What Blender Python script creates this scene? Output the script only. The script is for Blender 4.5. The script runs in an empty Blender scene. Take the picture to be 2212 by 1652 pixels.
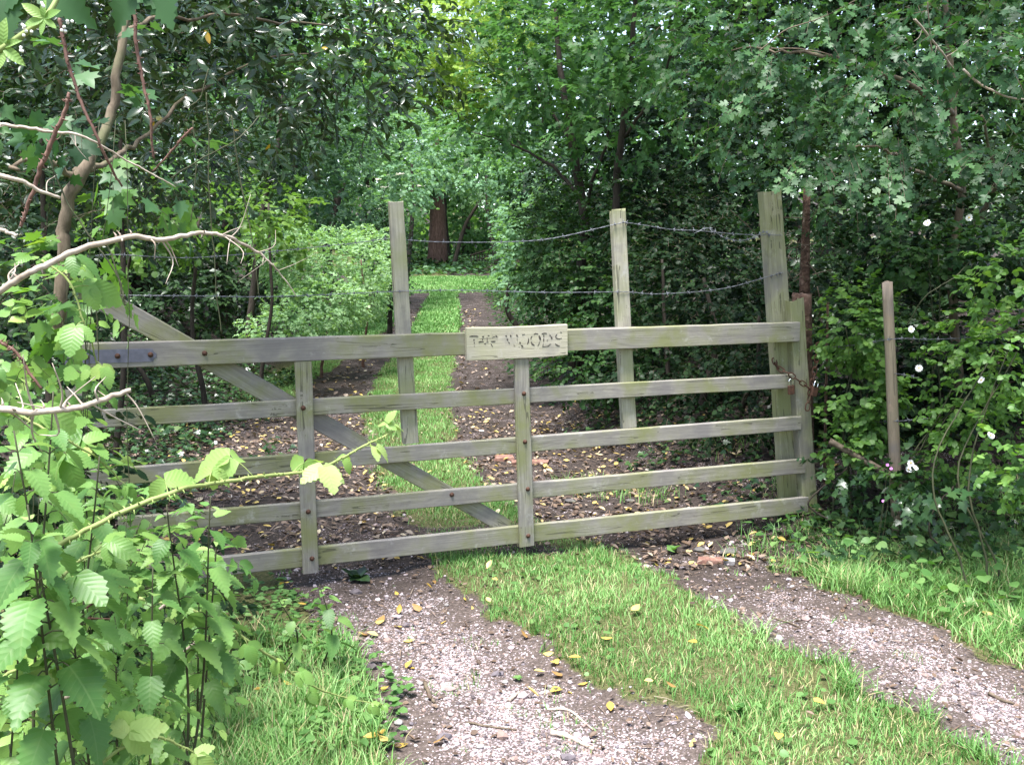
import bpy, math
import numpy as np
from mathutils import Vector, Matrix

rng = np.random.default_rng(11)
SC = bpy.context.scene
COL = SC.collection

# ------------------------------------------------------------------ camera, sky, sun, exposure
W0, H0, FPX = 2212.0, 1652.0, 2111.0          # working pixel frame used while measuring the photograph
CAMZ, PITCH = 1.6, math.radians(7.18)
cam_d = bpy.data.cameras.new("camera")
cam_d.sensor_width = 36.0
cam_d.lens = FPX / W0 * 36.0
cam_d.clip_start = 0.05
cam_d.clip_end = 3000
cam = bpy.data.objects.new("camera", cam_d)
COL.objects.link(cam)
cam.location = (0, 0, CAMZ)
cam.rotation_euler = (math.pi / 2 - PITCH, 0, 0)
SC.camera = cam

SUN_EL, SUN_AZ = math.radians(72), math.radians(205)   # azimuth clockwise from +Y: behind the camera, a little left
world = bpy.data.worlds.new("World")
SC.world = world
world.use_nodes = True
wn = world.node_tree
bg = wn.nodes["Background"]
sky = wn.nodes.new("ShaderNodeTexSky")
sky.sky_type = 'NISHITA'
sky.sun_disc = False
sky.sun_elevation = SUN_EL
sky.sun_rotation = SUN_AZ
sky.air_density = 1.0
sky.dust_density = 1.0
hs = wn.nodes.new("ShaderNodeHueSaturation")
hs.inputs["Saturation"].default_value = 0.75
wn.links.new(sky.outputs[0], hs.inputs["Color"])
wn.links.new(hs.outputs[0], bg.inputs["Color"])
bg.inputs["Strength"].default_value = 0.1
sun_d = bpy.data.lights.new("sun", 'SUN')
sun_d.energy = 3.2
sun_d.angle = math.radians(20)
sun_d.color = (1.0, 0.98, 0.96)
sun = bpy.data.objects.new("sun", sun_d)
COL.objects.link(sun)
sdir = Vector((math.sin(SUN_AZ) * math.cos(SUN_EL), math.cos(SUN_AZ) * math.cos(SUN_EL), math.sin(SUN_EL)))
sun.rotation_euler = sdir.to_track_quat('Z', 'Y').to_euler()
SC.view_settings.view_transform = 'Standard'
SC.view_settings.look = 'None'
SC.view_settings.exposure = 2.12
SC.view_settings.gamma = 1.0
SC.render.engine = 'CYCLES'
cy = SC.cycles
cy.use_denoising = True
cy.max_bounces = 6
cy.diffuse_bounces = 4
cy.glossy_bounces = 2
cy.transmission_bounces = 4
cy.caustics_reflective = False
cy.caustics_refractive = False

# ------------------------------------------------------------------ small maths helpers
FWD = np.array([0, math.cos(PITCH), -math.sin(PITCH)])
UPV = np.array([0, math.sin(PITCH), math.cos(PITCH)])
RGT = np.array([1.0, 0, 0])
CAM = np.array([0, 0, CAMZ])

def ray(px, py):
    return RGT * ((px - W0 / 2) / FPX) + FWD + UPV * ((H0 / 2 - py) / FPX)

def P(px, py, d):
    r = ray(px, py)
    return CAM + r * (d / r[1])

def sm(a, b, x):
    t = np.clip((np.asarray(x, float) - a) / (b - a), 0, 1)
    return t * t * (3 - 2 * t)

def nrmz(v):
    return v / np.maximum(np.linalg.norm(v, axis=-1, keepdims=True), 1e-9)

def vnoise(x, y, s=1.0, seed=0):
    x = np.asarray(x, float) * s; y = np.asarray(y, float) * s
    xi = np.floor(x); yi = np.floor(y); fx = x - xi; fy = y - yi
    def h(a, b):
        v = np.sin(a * 127.1 + b * 311.7 + seed * 74.7) * 43758.5453
        return v - np.floor(v)
    fx = fx * fx * (3 - 2 * fx); fy = fy * fy * (3 - 2 * fy)
    return (h(xi, yi) * (1 - fx) + h(xi + 1, yi) * fx) * (1 - fy) + (h(xi, yi + 1) * (1 - fx) + h(xi + 1, yi + 1) * fx) * fy

# ------------------------------------------------------------------ the lie of the land
def xc(y):
    return np.interp(y, [0, 3.3, 4.2, 5.4, 7.5, 10, 15, 22, 30, 45, 80], [3.6, 1.2, .62, -.1, -.62, -1.02, -1.36, -1.65, -2.06, -2.9, -4.5])

def zbase(y):
    return np.interp(y, [-50, 0, 8, 15, 22, 30, 45, 70, 120, 400], [-.2, -.1, -.1, .07, .3, .6, 1.32, 2.4, 8, 14])

def zg(x, y):
    x = np.asarray(x, float); y = np.asarray(y, float)
    z = zbase(y)
    dl = xc(y) - 1.5 - x
    dr = x - (xc(y) + 1.55)
    wl = sm(5.6, 8.0, y)
    z = z + wl * np.minimum(.42 * np.maximum(dl - .45, 0), 1.5)
    z = z + (sm(5.5, 7.5, y) * .35 + .1) * np.clip(dr, 0, 3)
    z = z + .035 * (1 - sm(.45, .75, np.abs(x - xc(y)))) * sm(2, 4, 10 - y)
    z = z + (vnoise(x, y, 3.1) - .5) * .035 + (vnoise(x, y, 11, 3) - .5) * .012
    return z

def G(px, py):
    r = ray(px, py)
    t0 = 1.0
    t = t0
    while t < 150:
        p = CAM + r * t
        if p[2] <= float(zg(p[0], p[1])):
            a, b = t0, t
            for _ in range(18):
                m = (a + b) / 2
                q = CAM + r * m
                if q[2] <= float(zg(q[0], q[1])): b = m
                else: a = m
            return CAM + r * b
        t0 = t
        t *= 1.02
    return CAM + r * t

def poly_w(pts):
    out = []
    for px, py in pts:
        p = G(px, py)
        out.append((p[0], p[1]))
    return np.array(out)

def poly_sd(poly, x, y):
    """signed distance to a polygon, positive inside"""
    x = np.asarray(x, float); y = np.asarray(y, float)
    d = np.full(x.shape, 1e9); ins = np.zeros(x.shape, bool)
    n = len(poly)
    for i in range(n):
        x0, y0 = poly[i]; x1, y1 = poly[(i + 1) % n]
        ex, ey = x1 - x0, y1 - y0
        t = np.clip(((x - x0) * ex + (y - y0) * ey) / (ex * ex + ey * ey + 1e-12), 0, 1)
        d = np.minimum(d, np.hypot(x - x0 - t * ex, y - y0 - t * ey))
        c = ((y0 > y) != (y1 > y))
        with np.errstate(divide='ignore', invalid='ignore'):
            c &= x < (ex * (y - y0) / (ey if abs(ey) > 1e-12 else 1e-12) + x0)
        ins ^= c
    return np.where(ins, d, -d)

STRIP_L = [(1538, 1652), (1564, 1577), (1538, 1538), (1381, 1505), (1290, 1460), (1186, 1375), (1055, 1303), (957, 1238), (895, 1150), (845, 1080), (800, 980), (790, 900), (815, 820), (895, 705), (935, 632)]
STRIP_R = [(985, 632), (994, 700), (978, 820), (976, 870), (985, 960), (1040, 1040), (1110, 1100), (1244, 1162), (1355, 1195), (1427, 1244), (1506, 1296), (1610, 1362), (1695, 1407), (1812, 1440), (1838, 1499), (1975, 1538), (2073, 1610), (2139, 1652)]
LEFT_EDGE = [(884, 632), (850, 700), (680, 820), (600, 900), (540, 1000), (560, 1150), (600, 1270), (650, 1310), (715, 1380), (785, 1440), (825, 1520), (840, 1600), (870, 1652)]
RIGHT_EDGE = [(2212, 1440), (2152, 1427), (2073, 1381), (1989, 1335), (1825, 1283), (1682, 1225), (1600, 1166), (1330, 1050), (1200, 950), (1120, 870), (1072, 790), (1040, 700), (1032, 632)]
sL, sR, lE, rE = poly_w(STRIP_L), poly_w(STRIP_R), poly_w(LEFT_EDGE), poly_w(RIGHT_EDGE)
STRIP = np.vstack([[[sL[0][0] + 1.4, 0.4]], sL, sR, [[sR[-1][0] + 1.4, 0.4]]])
TRACKL = np.vstack([lE, [[lE[-1][0] + 1.5, .4]], [[sL[0][0] + 1.4, .4]], sL])
TRACKR = np.vstack([sR, [[sR[-1][0] + 1.4, .4]], [[rE[0][0] + 2.2, .4]], rE])

def masks(x, y):
    jit = (vnoise(x, y, 7, 5) - .5) * .16 + (vnoise(x, y, 23, 6) - .5) * .07
    s = poly_sd(STRIP, x, y) + jit
    l = poly_sd(TRACKL, x, y) + jit
    r = poly_sd(TRACKR, x, y) + jit
    tl, tr = sm(-.03, .05, l), sm(-.03, .05, r)
    track = np.maximum(tl, tr)
    strip = sm(-.05, .06, s)
    n = vnoise(x, y, 2.3, 9)
    near = 1 - sm(4.0, 5.2, y + (n - .5) * .9)
    gravel = near * np.maximum(tl * sm(-.02, .4, l), tr * sm(-.02, .45, r)) * (.3 + .7 * sm(.25, .65, .6 * n + .4 * vnoise(x, y, 6, 13) + .12 * sm(4.6, 3.4, y)))
    front = 1 - sm(5.4, 6.1, y - .12 * (x - .5))
    verge = front * (1 - track) * (1 - strip)
    # grass on the left of the far track and the cross ride at the end of it
    farl = sm(9.5, 12, y) * (1 - track) * (1 - sm(.2, 1.0, xc(y) - 1.45 - x)) * (x < xc(y))
    ride = sm(29, 31, y) * (1 - sm(.3, .9, np.abs(y - 33 - .35 * np.abs(x + 3)) - 3.2)) * (1 - .0 * x)
    rutc = np.exp(-((y - (31.3 + 1.0 * np.clip(x + 2.3, -1, 4)) ) / .5) ** 2) * (y > 29)
    fargrass = np.clip(np.maximum(farl, ride) - rutc, 0, 1)
    grass = np.clip(np.maximum(np.maximum(strip * (1 - sm(30, 32, y)), verge), fargrass), 0, 1)
    bald = sm(5.2, 5.5, y) * (1 - sm(5.9, 6.4, y)) * sm(.1, .4, vnoise(x, y, 2.1, 12))
    grass = grass * (1 - .75 * bald)
    return grass, gravel, track, verge

# ------------------------------------------------------------------ mesh building helpers
def mesh_np(name, V, F, smooth=True, attr=None, fmat=None):
    """V (n,3); F list of int arrays (m,k)"""
    me = bpy.data.meshes.new(name)
    V = np.ascontiguousarray(V, np.float32)
    me.vertices.add(len(V)); me.vertices.foreach_set("co", V.ravel())
    F = [f for f in F if len(f)]
    loops = np.concatenate([f.ravel() for f in F]).astype(np.int32)
    tot = np.concatenate([np.full(len(f), f.shape[1], np.int32) for f in F])
    start = np.concatenate([[0], np.cumsum(tot)[:-1]]).astype(np.int32)
    me.loops.add(len(loops)); me.loops.foreach_set("vertex_index", loops)
    me.polygons.add(len(tot)); me.polygons.foreach_set("loop_start", start)
    me.polygons.foreach_set("use_smooth", np.full(len(tot), bool(smooth)))
    if fmat is not None: me.polygons.foreach_set("material_index", np.asarray(fmat, np.int32))
    me.update(calc_edges=True)
    if attr is not None:
        a = me.attributes.new("leafv", 'FLOAT_VECTOR', 'POINT')
        a.data.foreach_set("vector", np.ascontiguousarray(attr, np.float32).ravel())
    return me

def tag(o, label=None, cat=None, group=None, kind=None):
    if label: o["label"] = label
    if cat: o["category"] = cat
    if group: o["group"] = group
    if kind: o["kind"] = kind
    return o

def thing(name, loc, label, cat, group=None, kind=None):
    o = bpy.data.objects.new(name, None)
    o.empty_display_size = .1
    o.location = [float(c) for c in loc]
    COL.objects.link(o)
    return tag(o, label, cat, group, kind)

def root_loc(o):
    v = np.zeros(3)
    while o is not None:
        v = v + np.array(o.location); o = o.parent
    return v

class MB:
    """collects geometry in world coordinates, then links it as ONE mesh object"""
    def __init__(s): s.V = []; s.F = []; s.A = []; s.M = []; s.n = 0
    def add(s, V, F, attr=None, mi=0):
        V = np.asarray(V, float).reshape(-1, 3)
        if not isinstance(F, list): F = [F]
        for f in F:
            f = np.asarray(f, int)
            if len(f): s.F.append(f + s.n); s.M.append(np.full(len(f), mi))
        s.V.append(V); s.n += len(V)
        s.A.append(np.tile([.5, .5, rng.random()], (len(V), 1)) if attr is None else np.asarray(attr, float).reshape(-1, 3))
        return s
    def build(s, name, mats, parent=None, smooth=True, origin=None):
        if not isinstance(mats, (list, tuple)): mats = [mats]
        V = np.vstack(s.V)
        o0 = root_loc(parent) if parent is not None else (np.zeros(3) if origin is None else np.asarray(origin, float))
        me = mesh_np(name, V - o0, s.F, smooth, np.vstack(s.A), np.concatenate(s.M))
        for m in mats: me.materials.append(m)
        o = bpy.data.objects.new(name, me); COL.objects.link(o)
        if parent is not None: o.parent = parent
        else: o.location = [float(c) for c in o0]
        return o

def smooth_path(pts, n):
    pts = np.asarray(pts, float)
    if len(pts) < 3:
        t = np.linspace(0, 1, n)[:, None]
        return pts[0] * (1 - t) + pts[-1] * t
    q = np.vstack([2 * pts[0] - pts[1], pts, 2 * pts[-1] - pts[-2]])
    out = []
    m = len(pts) - 1
    for u in np.linspace(0, m - 1e-6, n):
        i = int(u); t = u - i
        a, b, c, d = q[i], q[i + 1], q[i + 2], q[i + 3]
        out.append(.5 * (2 * b + (c - a) * t + (2 * a - 5 * b + 4 * c - d) * t * t + (3 * b - a - 3 * c + d) * t ** 3))
    return np.array(out)

def frames(p):
    T = nrmz(np.gradient(p, axis=0))
    ref = np.array([0, 0, 1.0]) if abs(T[0][2]) < .9 else np.array([1.0, 0, 0])
    N = []
    u = nrmz(ref - T[0] * np.dot(ref, T[0]))
    for t in T:
        u = nrmz(u - t * np.dot(u, t)); N.append(u)
    N = np.array(N)
    return T, N, np.cross(T, N)

def tube(pts, rad, n=None, sides=8, rough=0.0, wander=0.0):
    pts = np.asarray(pts, float)
    n = n or max(4, 5 * len(pts))
    p = smooth_path(pts, n)
    if wander:
        w = np.cumsum(rng.normal(0, wander, p.shape), axis=0)
        w -= np.linspace(0, 1, n)[:, None] * w[-1]
        p = p + w
    r = np.interp(np.linspace(0, 1, n), np.linspace(0, 1, len(np.atleast_1d(rad))), np.atleast_1d(rad))
    T, N, B = frames(p)
    a = np.linspace(0, 2 * np.pi, sides, endpoint=False)
    rr = r[:, None] * (1 + rough * rng.normal(0, 1, (n, sides)))
    V = p[:, None, :] + rr[..., None] * (np.cos(a)[None, :, None] * N[:, None, :] + np.sin(a)[None, :, None] * B[:, None, :])
    i = np.arange(n - 1)[:, None]; j = np.arange(sides)[None, :]
    k = (j + 1) % sides
    F = np.stack([i * sides + j, i * sides + k, (i + 1) * sides + k, (i + 1) * sides + j], -1).reshape(-1, 4)
    V = V.reshape(-1, 3)
    V = np.vstack([V, p[0], p[-1]])
    c0, c1 = n * sides, n * sides + 1
    j = np.arange(sides); k = (j + 1) % sides
    F2 = np.vstack([np.stack([k, j, np.full(sides, c0)], -1), np.stack([(n - 1) * sides + j, (n - 1) * sides + k, np.full(sides, c1)], -1)])
    return V, [F, F2], p

def twig_batch(p0, p1, p2, r):
    """many thin three sided stems at once"""
    N = len(p0)
    if N == 0: return np.zeros((0, 3)), np.zeros((0, 4), int)
    T = nrmz(p2 - p0)
    u = nrmz(np.cross(T, rng.normal(0, 1, (N, 3)))); w = np.cross(T, u)
    r = np.broadcast_to(r, (N,))[:, None]
    V = []
    for p, s in ((p0, 1), (p1, .75), (p2, .35)):
        for k in range(3):
            a = k * 2.0944
            V.append(p + r * s * (math.cos(a) * u + math.sin(a) * w))
    V = np.stack(V, 1)
    f = []
    for a in range(2):
        for k in range(3):
            f.append([a * 3 + k, a * 3 + (k + 1) % 3, a * 3 + 3 + (k + 1) % 3, a * 3 + 3 + k])
    F = (np.array(f)[None] + (np.arange(N) * 9)[:, None, None]).reshape(-1, 4)
    return V.reshape(-1, 3), F

# ------------------------------------------------------------------ leaf templates: (V, F), base at origin, +y along the leaf, +z its face
def strip_leaf(half, fold=.18, curve=.22, stalk=0):
    half = np.array(half, float); n = len(half)
    V = np.zeros((3 * n, 3))
    for i, (w, l) in enumerate(half):
        z = -curve * l * l
        V[3 * i] = (0, l, z); V[3 * i + 1] = (-w, l, z + fold * w); V[3 * i + 2] = (w, l, z + fold * w)
    F = []
    for i in range(n - 1):
        a, b = 3 * i, 3 * i + 3
        F.append([a, b, b + 1, a + 1]); F.append([a, a + 2, b + 2, b])
    return V, np.array(F)

def serrate(wmax, teeth, peak=.38, tipw=.02, depth=.8, heart=True):
    h = [(.015, 0.0)]
    if heart: h.append((wmax * .55, .005))
    for i in range(teeth):
        l = .04 + .92 * i / teeth
        f = lambda t: wmax * (math.sin(math.pi * min(1, (t / peak) * .5)) if t < peak else math.cos(math.pi * .5 * ((t - peak) / (1 - peak))) ** 1.25)
        w = max(f(l), .03)
        if heart and l < peak: w = max(w, wmax * (.72 + .28 * l / peak))
        h.append((w * depth, l)); h.append((w, l + .55 / teeth))
    h.append((tipw * .2, 1.0))
    return h

def fan_leaf(half, centre=(0, .4), fold=.12, curve=.2):
    half = np.array(half, float)
    pts = np.vstack([half, half[::-1][(1 if half[-1][0] == 0 else 0):] * [-1, 1]])
    if half[0][0] == 0: pts = pts[:-1]
    V = np.vstack([[centre], pts])
    z = fold * np.abs(V[:, 0]) - curve * (V[:, 1] - .0) ** 2
    V = np.column_stack([V, z])
    n = len(pts)
    F = np.array([[0, 1 + i, 1 + (i + 1) % n] for i in range(n)])
    return V, F

T_SIMPLE = (np.array([[0, 0, 0], [-.27, .45, .07], [.27, .45, .07], [0, .5, 0], [0, 1, -.12]]), np.array([[0, 3, 1], [0, 2, 3], [1, 3, 4], [3, 2, 4]]))
T_ROUND = (np.array([[0, 0, 0], [-.36, .3, .08], [-.3, .75, .04], [.36, .3, .08], [.3, .75, .04], [0, .5, 0], [0, 1, -.1]]), np.array([[0, 5, 1], [1, 5, 2], [2, 5, 6], [0, 3, 5], [3, 4, 5], [4, 6, 5]]))
T_LAUREL = strip_leaf([(.01, 0), (.13, .15), (.2, .38), (.19, .6), (.12, .82), (.005, 1)], fold=.35, curve=.2)
T_NETTLE = strip_leaf(serrate(.36, 8, .3), fold=.22, curve=.3)
T_BRAMBLE = strip_leaf(serrate(.38, 6, .42, depth=.9), fold=.16, curve=.28)
T_HAW = fan_leaf([(0, 0), (.06, .12), (.3, .2), (.44, .34), (.4, .46), (.2, .44), (.22, .54), (.44, .72), (.36, .84), (.17, .78), (.14, .92), (0, 1)], centre=(0, .46))
T_MAPLE = fan_leaf([(0, 0), (.12, .02), (.34, -.02), (.3, .16), (.58, .3), (.42, .42), (.5, .62), (.24, .56), (.16, .74), (0, 1)], centre=(0, .3))
T_IVY = fan_leaf([(0, .06), (.18, -.02), (.42, .1), (.3, .28), (.46, .5), (.22, .52), (0, 1)], centre=(0, .3))
T_HAZEL = (lambda a: a)(fan_leaf([(0, 0), (.22, .02), (.38, .22), (.42, .48), (.34, .7), (.16, .86), (0, 1)], centre=(0, .45), fold=.1))
T_DROP = strip_leaf([(.01, 0), (.2, .2), (.3, .45), (.22, .72), (.01, 1)], fold=.5, curve=-.25)
T_BLADE = strip_leaf([(.025, 0), (.06, .4), (.05, .7), (.003, 1)], fold=.3, curve=.25)
AREA = {}
def t_area(T):
    V, F = T
    k = id(T)
    if k not in AREA:
        a = 0
        for f in F:
            for j in range(1, len(f) - 1):
                a += .5 * np.linalg.norm(np.cross(V[f[j]] - V[f[0]], V[f[j + 1]] - V[f[0]]))
        AREA[k] = a
    return AREA[k]

def leaves(mb, T, pos, yd, nm, size, mi=0, rnd=None, cup=(.1, 1.9)):
    N = len(pos)
    if N == 0: return
    yd = nrmz(yd); nm = nrmz(nm - yd * np.sum(nm * yd, -1, keepdims=True)); x = np.cross(yd, nm)
    V, F = T
    size = np.broadcast_to(size, (N,))
    c = rng.uniform(cup[0], cup[1], N)
    wv = rng.uniform(.85, 1.15, N)
    X = (pos[:, None, :] + size[:, None, None] * (V[None, :, 0:1] * wv[:, None, None] * x[:, None] + V[None, :, 1:2] * yd[:, None] + V[None, :, 2:3] * c[:, None, None] * nm[:, None]))
    Fa = (F[None] + (np.arange(N) * len(V))[:, None, None]).reshape(-1, F.shape[1])
    rnd = rng.random(N) if rnd is None else rnd
    A = np.empty((N, len(V), 3)); A[..., 0] = V[None, :, 0]; A[..., 1] = V[None, :, 1]; A[..., 2] = rnd[:, None]
    mb.add(X.reshape(-1, 3), Fa, A.reshape(-1, 3), mi)

def sprays(mb, T, o, d, out, L, k, size, droop=.25, upb=.7, jit=.4, mi=0, stem_mi=None, stem_r=.0015, yfrac=0, rbase=None):
    """twigs starting at o, running along d, with k leaves each"""
    N = len(o)
    L = np.broadcast_to(L, (N,))
    t = (np.arange(k) + .6) / k
    Z = np.array([0, 0, 1.0])
    pos = o[:, None] + d[:, None] * (L[:, None] * t[None])[..., None] - Z * (droop * L[:, None] * t[None] ** 2)[..., None]
    Tn = nrmz(d[:, None] - Z * (2 * droop * t[None])[..., None] + 0 * pos)
    U = nrmz(Z - Tn * Tn[..., 2:3] + rng.normal(0, .05, Tn.shape))
    S = np.cross(Tn, U)
    sg = np.where(np.arange(k) % 2 == 0, 1.0, -1.0)[None, :, None]
    sg = np.broadcast_to(sg, (N, k, 1)).copy(); sg[:, -1] *= .15
    yd = Tn * .6 + sg * S * .85 + rng.normal(0, jit * .6, Tn.shape) - Z * .12
    nm = nrmz(U * upb + out[:, None] * (1 - upb)) + rng.normal(0, jit, Tn.shape)
    sz = size * rng.uniform(.65, 1.2, (N, k))
    r = np.clip((rng.random(N)[:, None] if rbase is None else rbase[:, None]) * .6 + rng.random((N, k)) * .4, 0, 1)
    leaves(mb, T, pos.reshape(-1, 3), yd.reshape(-1, 3), nm.reshape(-1, 3), sz.ravel(), mi, r.ravel())
    if stem_mi is not None:
        V, F = twig_batch(o, o + d * L[:, None] * .5 - Z * (droop * L * .25)[:, None], o + d * L[:, None] - Z * (droop * L)[:, None], stem_r)
        mb.add(V, F, mi=stem_mi)

# ------------------------------------------------------------------ materials
MATS = {}
def newmat(name):
    m = bpy.data.materials.new(name); m.use_nodes = True
    nt = m.node_tree
    for n in list(nt.nodes): nt.nodes.remove(n)
    out = nt.nodes.new("ShaderNodeOutputMaterial")
    return m, nt, out

def N(nt, t, **kw):
    n = nt.nodes.new(t)
    for k, v in kw.items():
        if k in n.inputs: n.inputs[k].default_value = v
        else: setattr(n, k, v)
    return n

def ramp(nt, fac, stops):
    r = nt.nodes.new("ShaderNodeValToRGB")
    el = r.color_ramp.elements
    while len(el) < len(stops): el.new(.5)
    for e, (p, c) in zip(el, stops):
        e.position = p; e.color = (*c, 1) if len(c) == 3 else c
    nt.links.new(fac, r.inputs[0])
    return r.outputs[0]

def mixc(nt, fac, a, b, mode='MIX'):
    m = nt.nodes.new("ShaderNodeMix"); m.data_type = 'RGBA'; m.blend_type = mode
    for i, v in ((0, fac), (6, a), (7, b)):
        if isinstance(v, (int, float)): m.inputs[i].default_value = v
        elif isinstance(v, tuple): m.inputs[i].default_value = (*v, 1)
        else: nt.links.new(v, m.inputs[i])
    return m.outputs[2]

def math_n(nt, op, a, b=None, clamp=False):
    m = nt.nodes.new("ShaderNodeMath"); m.operation = op; m.use_clamp = clamp
    for i, v in ((0, a), (1, b)):
        if v is None: continue
        if isinstance(v, (int, float)): m.inputs[i].default_value = v
        else: nt.links.new(v, m.inputs[i])
    return m.outputs[0]

def leaf_mat(name, stops, rough=.5, spec=.25, trans=.35, tcol=None, veins=0.0, back=.25, blotch=.0):
    m, nt, out = newmat(name); L = nt.links
    at = N(nt, "ShaderNodeAttribute", attribute_name="leafv")
    sp = N(nt, "ShaderNodeSeparateXYZ"); L.new(at.outputs["Vector"], sp.inputs[0])
    col = ramp(nt, sp.outputs[2], stops)
    bump = None
    if veins > 0:
        ax = math_n(nt, 'ABSOLUTE', sp.outputs[0])
        v1 = math_n(nt, 'SUBTRACT', sp.outputs[1], math_n(nt, 'MULTIPLY', ax, .75))
        s = math_n(nt, 'ABSOLUTE', math_n(nt, 'SINE', math_n(nt, 'MULTIPLY', v1, 24.0)))
        vein = math_n(nt, 'SUBTRACT', 1.0, math_n(nt, 'MULTIPLY', s, 5.0), clamp=True)
        mid = math_n(nt, 'SUBTRACT', 1.0, math_n(nt, 'MULTIPLY', ax, 45.0), clamp=True)
        vm = math_n(nt, 'MAXIMUM', math_n(nt, 'MULTIPLY', vein, .6), mid)
        col = mixc(nt, math_n(nt, 'MULTIPLY', vm, veins), col, (.22, .32, .12))
        bm = N(nt, "ShaderNodeBump", Strength=.15, Distance=.003); bm.invert = True
        L.new(s, bm.inputs["Height"]); bump = bm.outputs[0]
    if blotch > 0:
        tc = N(nt, "ShaderNodeTexCoord"); nz = N(nt, "ShaderNodeTexNoise", Scale=60.0, Detail=3.0)
        L.new(tc.outputs["Object"], nz.inputs["Vector"])
        col = mixc(nt, math_n(nt, 'MULTIPLY', math_n(nt, 'SUBTRACT', nz.outputs[0], .5, clamp=True), blotch * 4, clamp=True), col, (.25, .27, .07))
    geo = N(nt, "ShaderNodeNewGeometry")
    lite = mixc(nt, 1.0, col, (1.9, 1.7, 2.2), 'MULTIPLY')
    colb = mixc(nt, math_n(nt, 'MULTIPLY', geo.outputs["Backfacing"], min(1, back * 2.5)), col, lite)
    pr = N(nt, "ShaderNodeBsdfPrincipled"); pr.inputs["Roughness"].default_value = rough
    pr.inputs["Specular IOR Level"].default_value = spec
    L.new(colb, pr.inputs["Base Color"])
    tr = N(nt, "ShaderNodeBsdfTranslucent")
    tc_ = mixc(nt, .5, col, tcol) if tcol else mixc(nt, 1.0, col, (1.5, 1.6, .6), 'MULTIPLY')
    L.new(tc_, tr.inputs[0])
    if bump is not None: L.new(bump, pr.inputs["Normal"])
    mx = N(nt, "ShaderNodeMixShader"); mx.inputs[0].default_value = trans
    L.new(pr.outputs[0], mx.inputs[1]); L.new(tr.outputs[0], mx.inputs[2])
    L.new(mx.outputs[0], out.inputs[0])
    return m

def noise_mat(name, stops, scale=8, detail=6, rough=.85, stretch=(1, 1, 1), bump=.3, dist=.01, spec=.25, coord="Object", metal=0, second=None):
    m, nt, out = newmat(name); L = nt.links
    tc = N(nt, "ShaderNodeTexCoord"); mp = N(nt, "ShaderNodeMapping"); mp.inputs["Scale"].default_value = stretch
    L.new(tc.outputs[coord], mp.inputs[0])
    nz = N(nt, "ShaderNodeTexNoise", Scale=float(scale), Detail=float(detail), Roughness=.65)
    L.new(mp.outputs[0], nz.inputs["Vector"])
    col = ramp(nt, nz.outputs[0], stops)
    if second:
        n2 = N(nt, "ShaderNodeTexNoise", Scale=float(second[0]), Detail=4.0); L.new(tc.outputs[coord], n2.inputs["Vector"])
        f = math_n(nt, 'MULTIPLY', math_n(nt, 'SUBTRACT', n2.outputs[0], second[2], clamp=True), second[3], clamp=True)
        col = mixc(nt, f, col, second[1])
    pr = N(nt, "ShaderNodeBsdfPrincipled"); pr.inputs["Roughness"].default_value = rough
    pr.inputs["Specular IOR Level"].default_value = spec; pr.inputs["Metallic"].default_value = metal
    L.new(col, pr.inputs["Base Color"])
    bm = N(nt, "ShaderNodeBump", Strength=bump, Distance=dist); L.new(nz.outputs[0], bm.inputs["Height"]); L.new(bm.outputs[0], pr.inputs["Normal"])
    L.new(pr.outputs[0], out.inputs[0])
    return m

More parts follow.
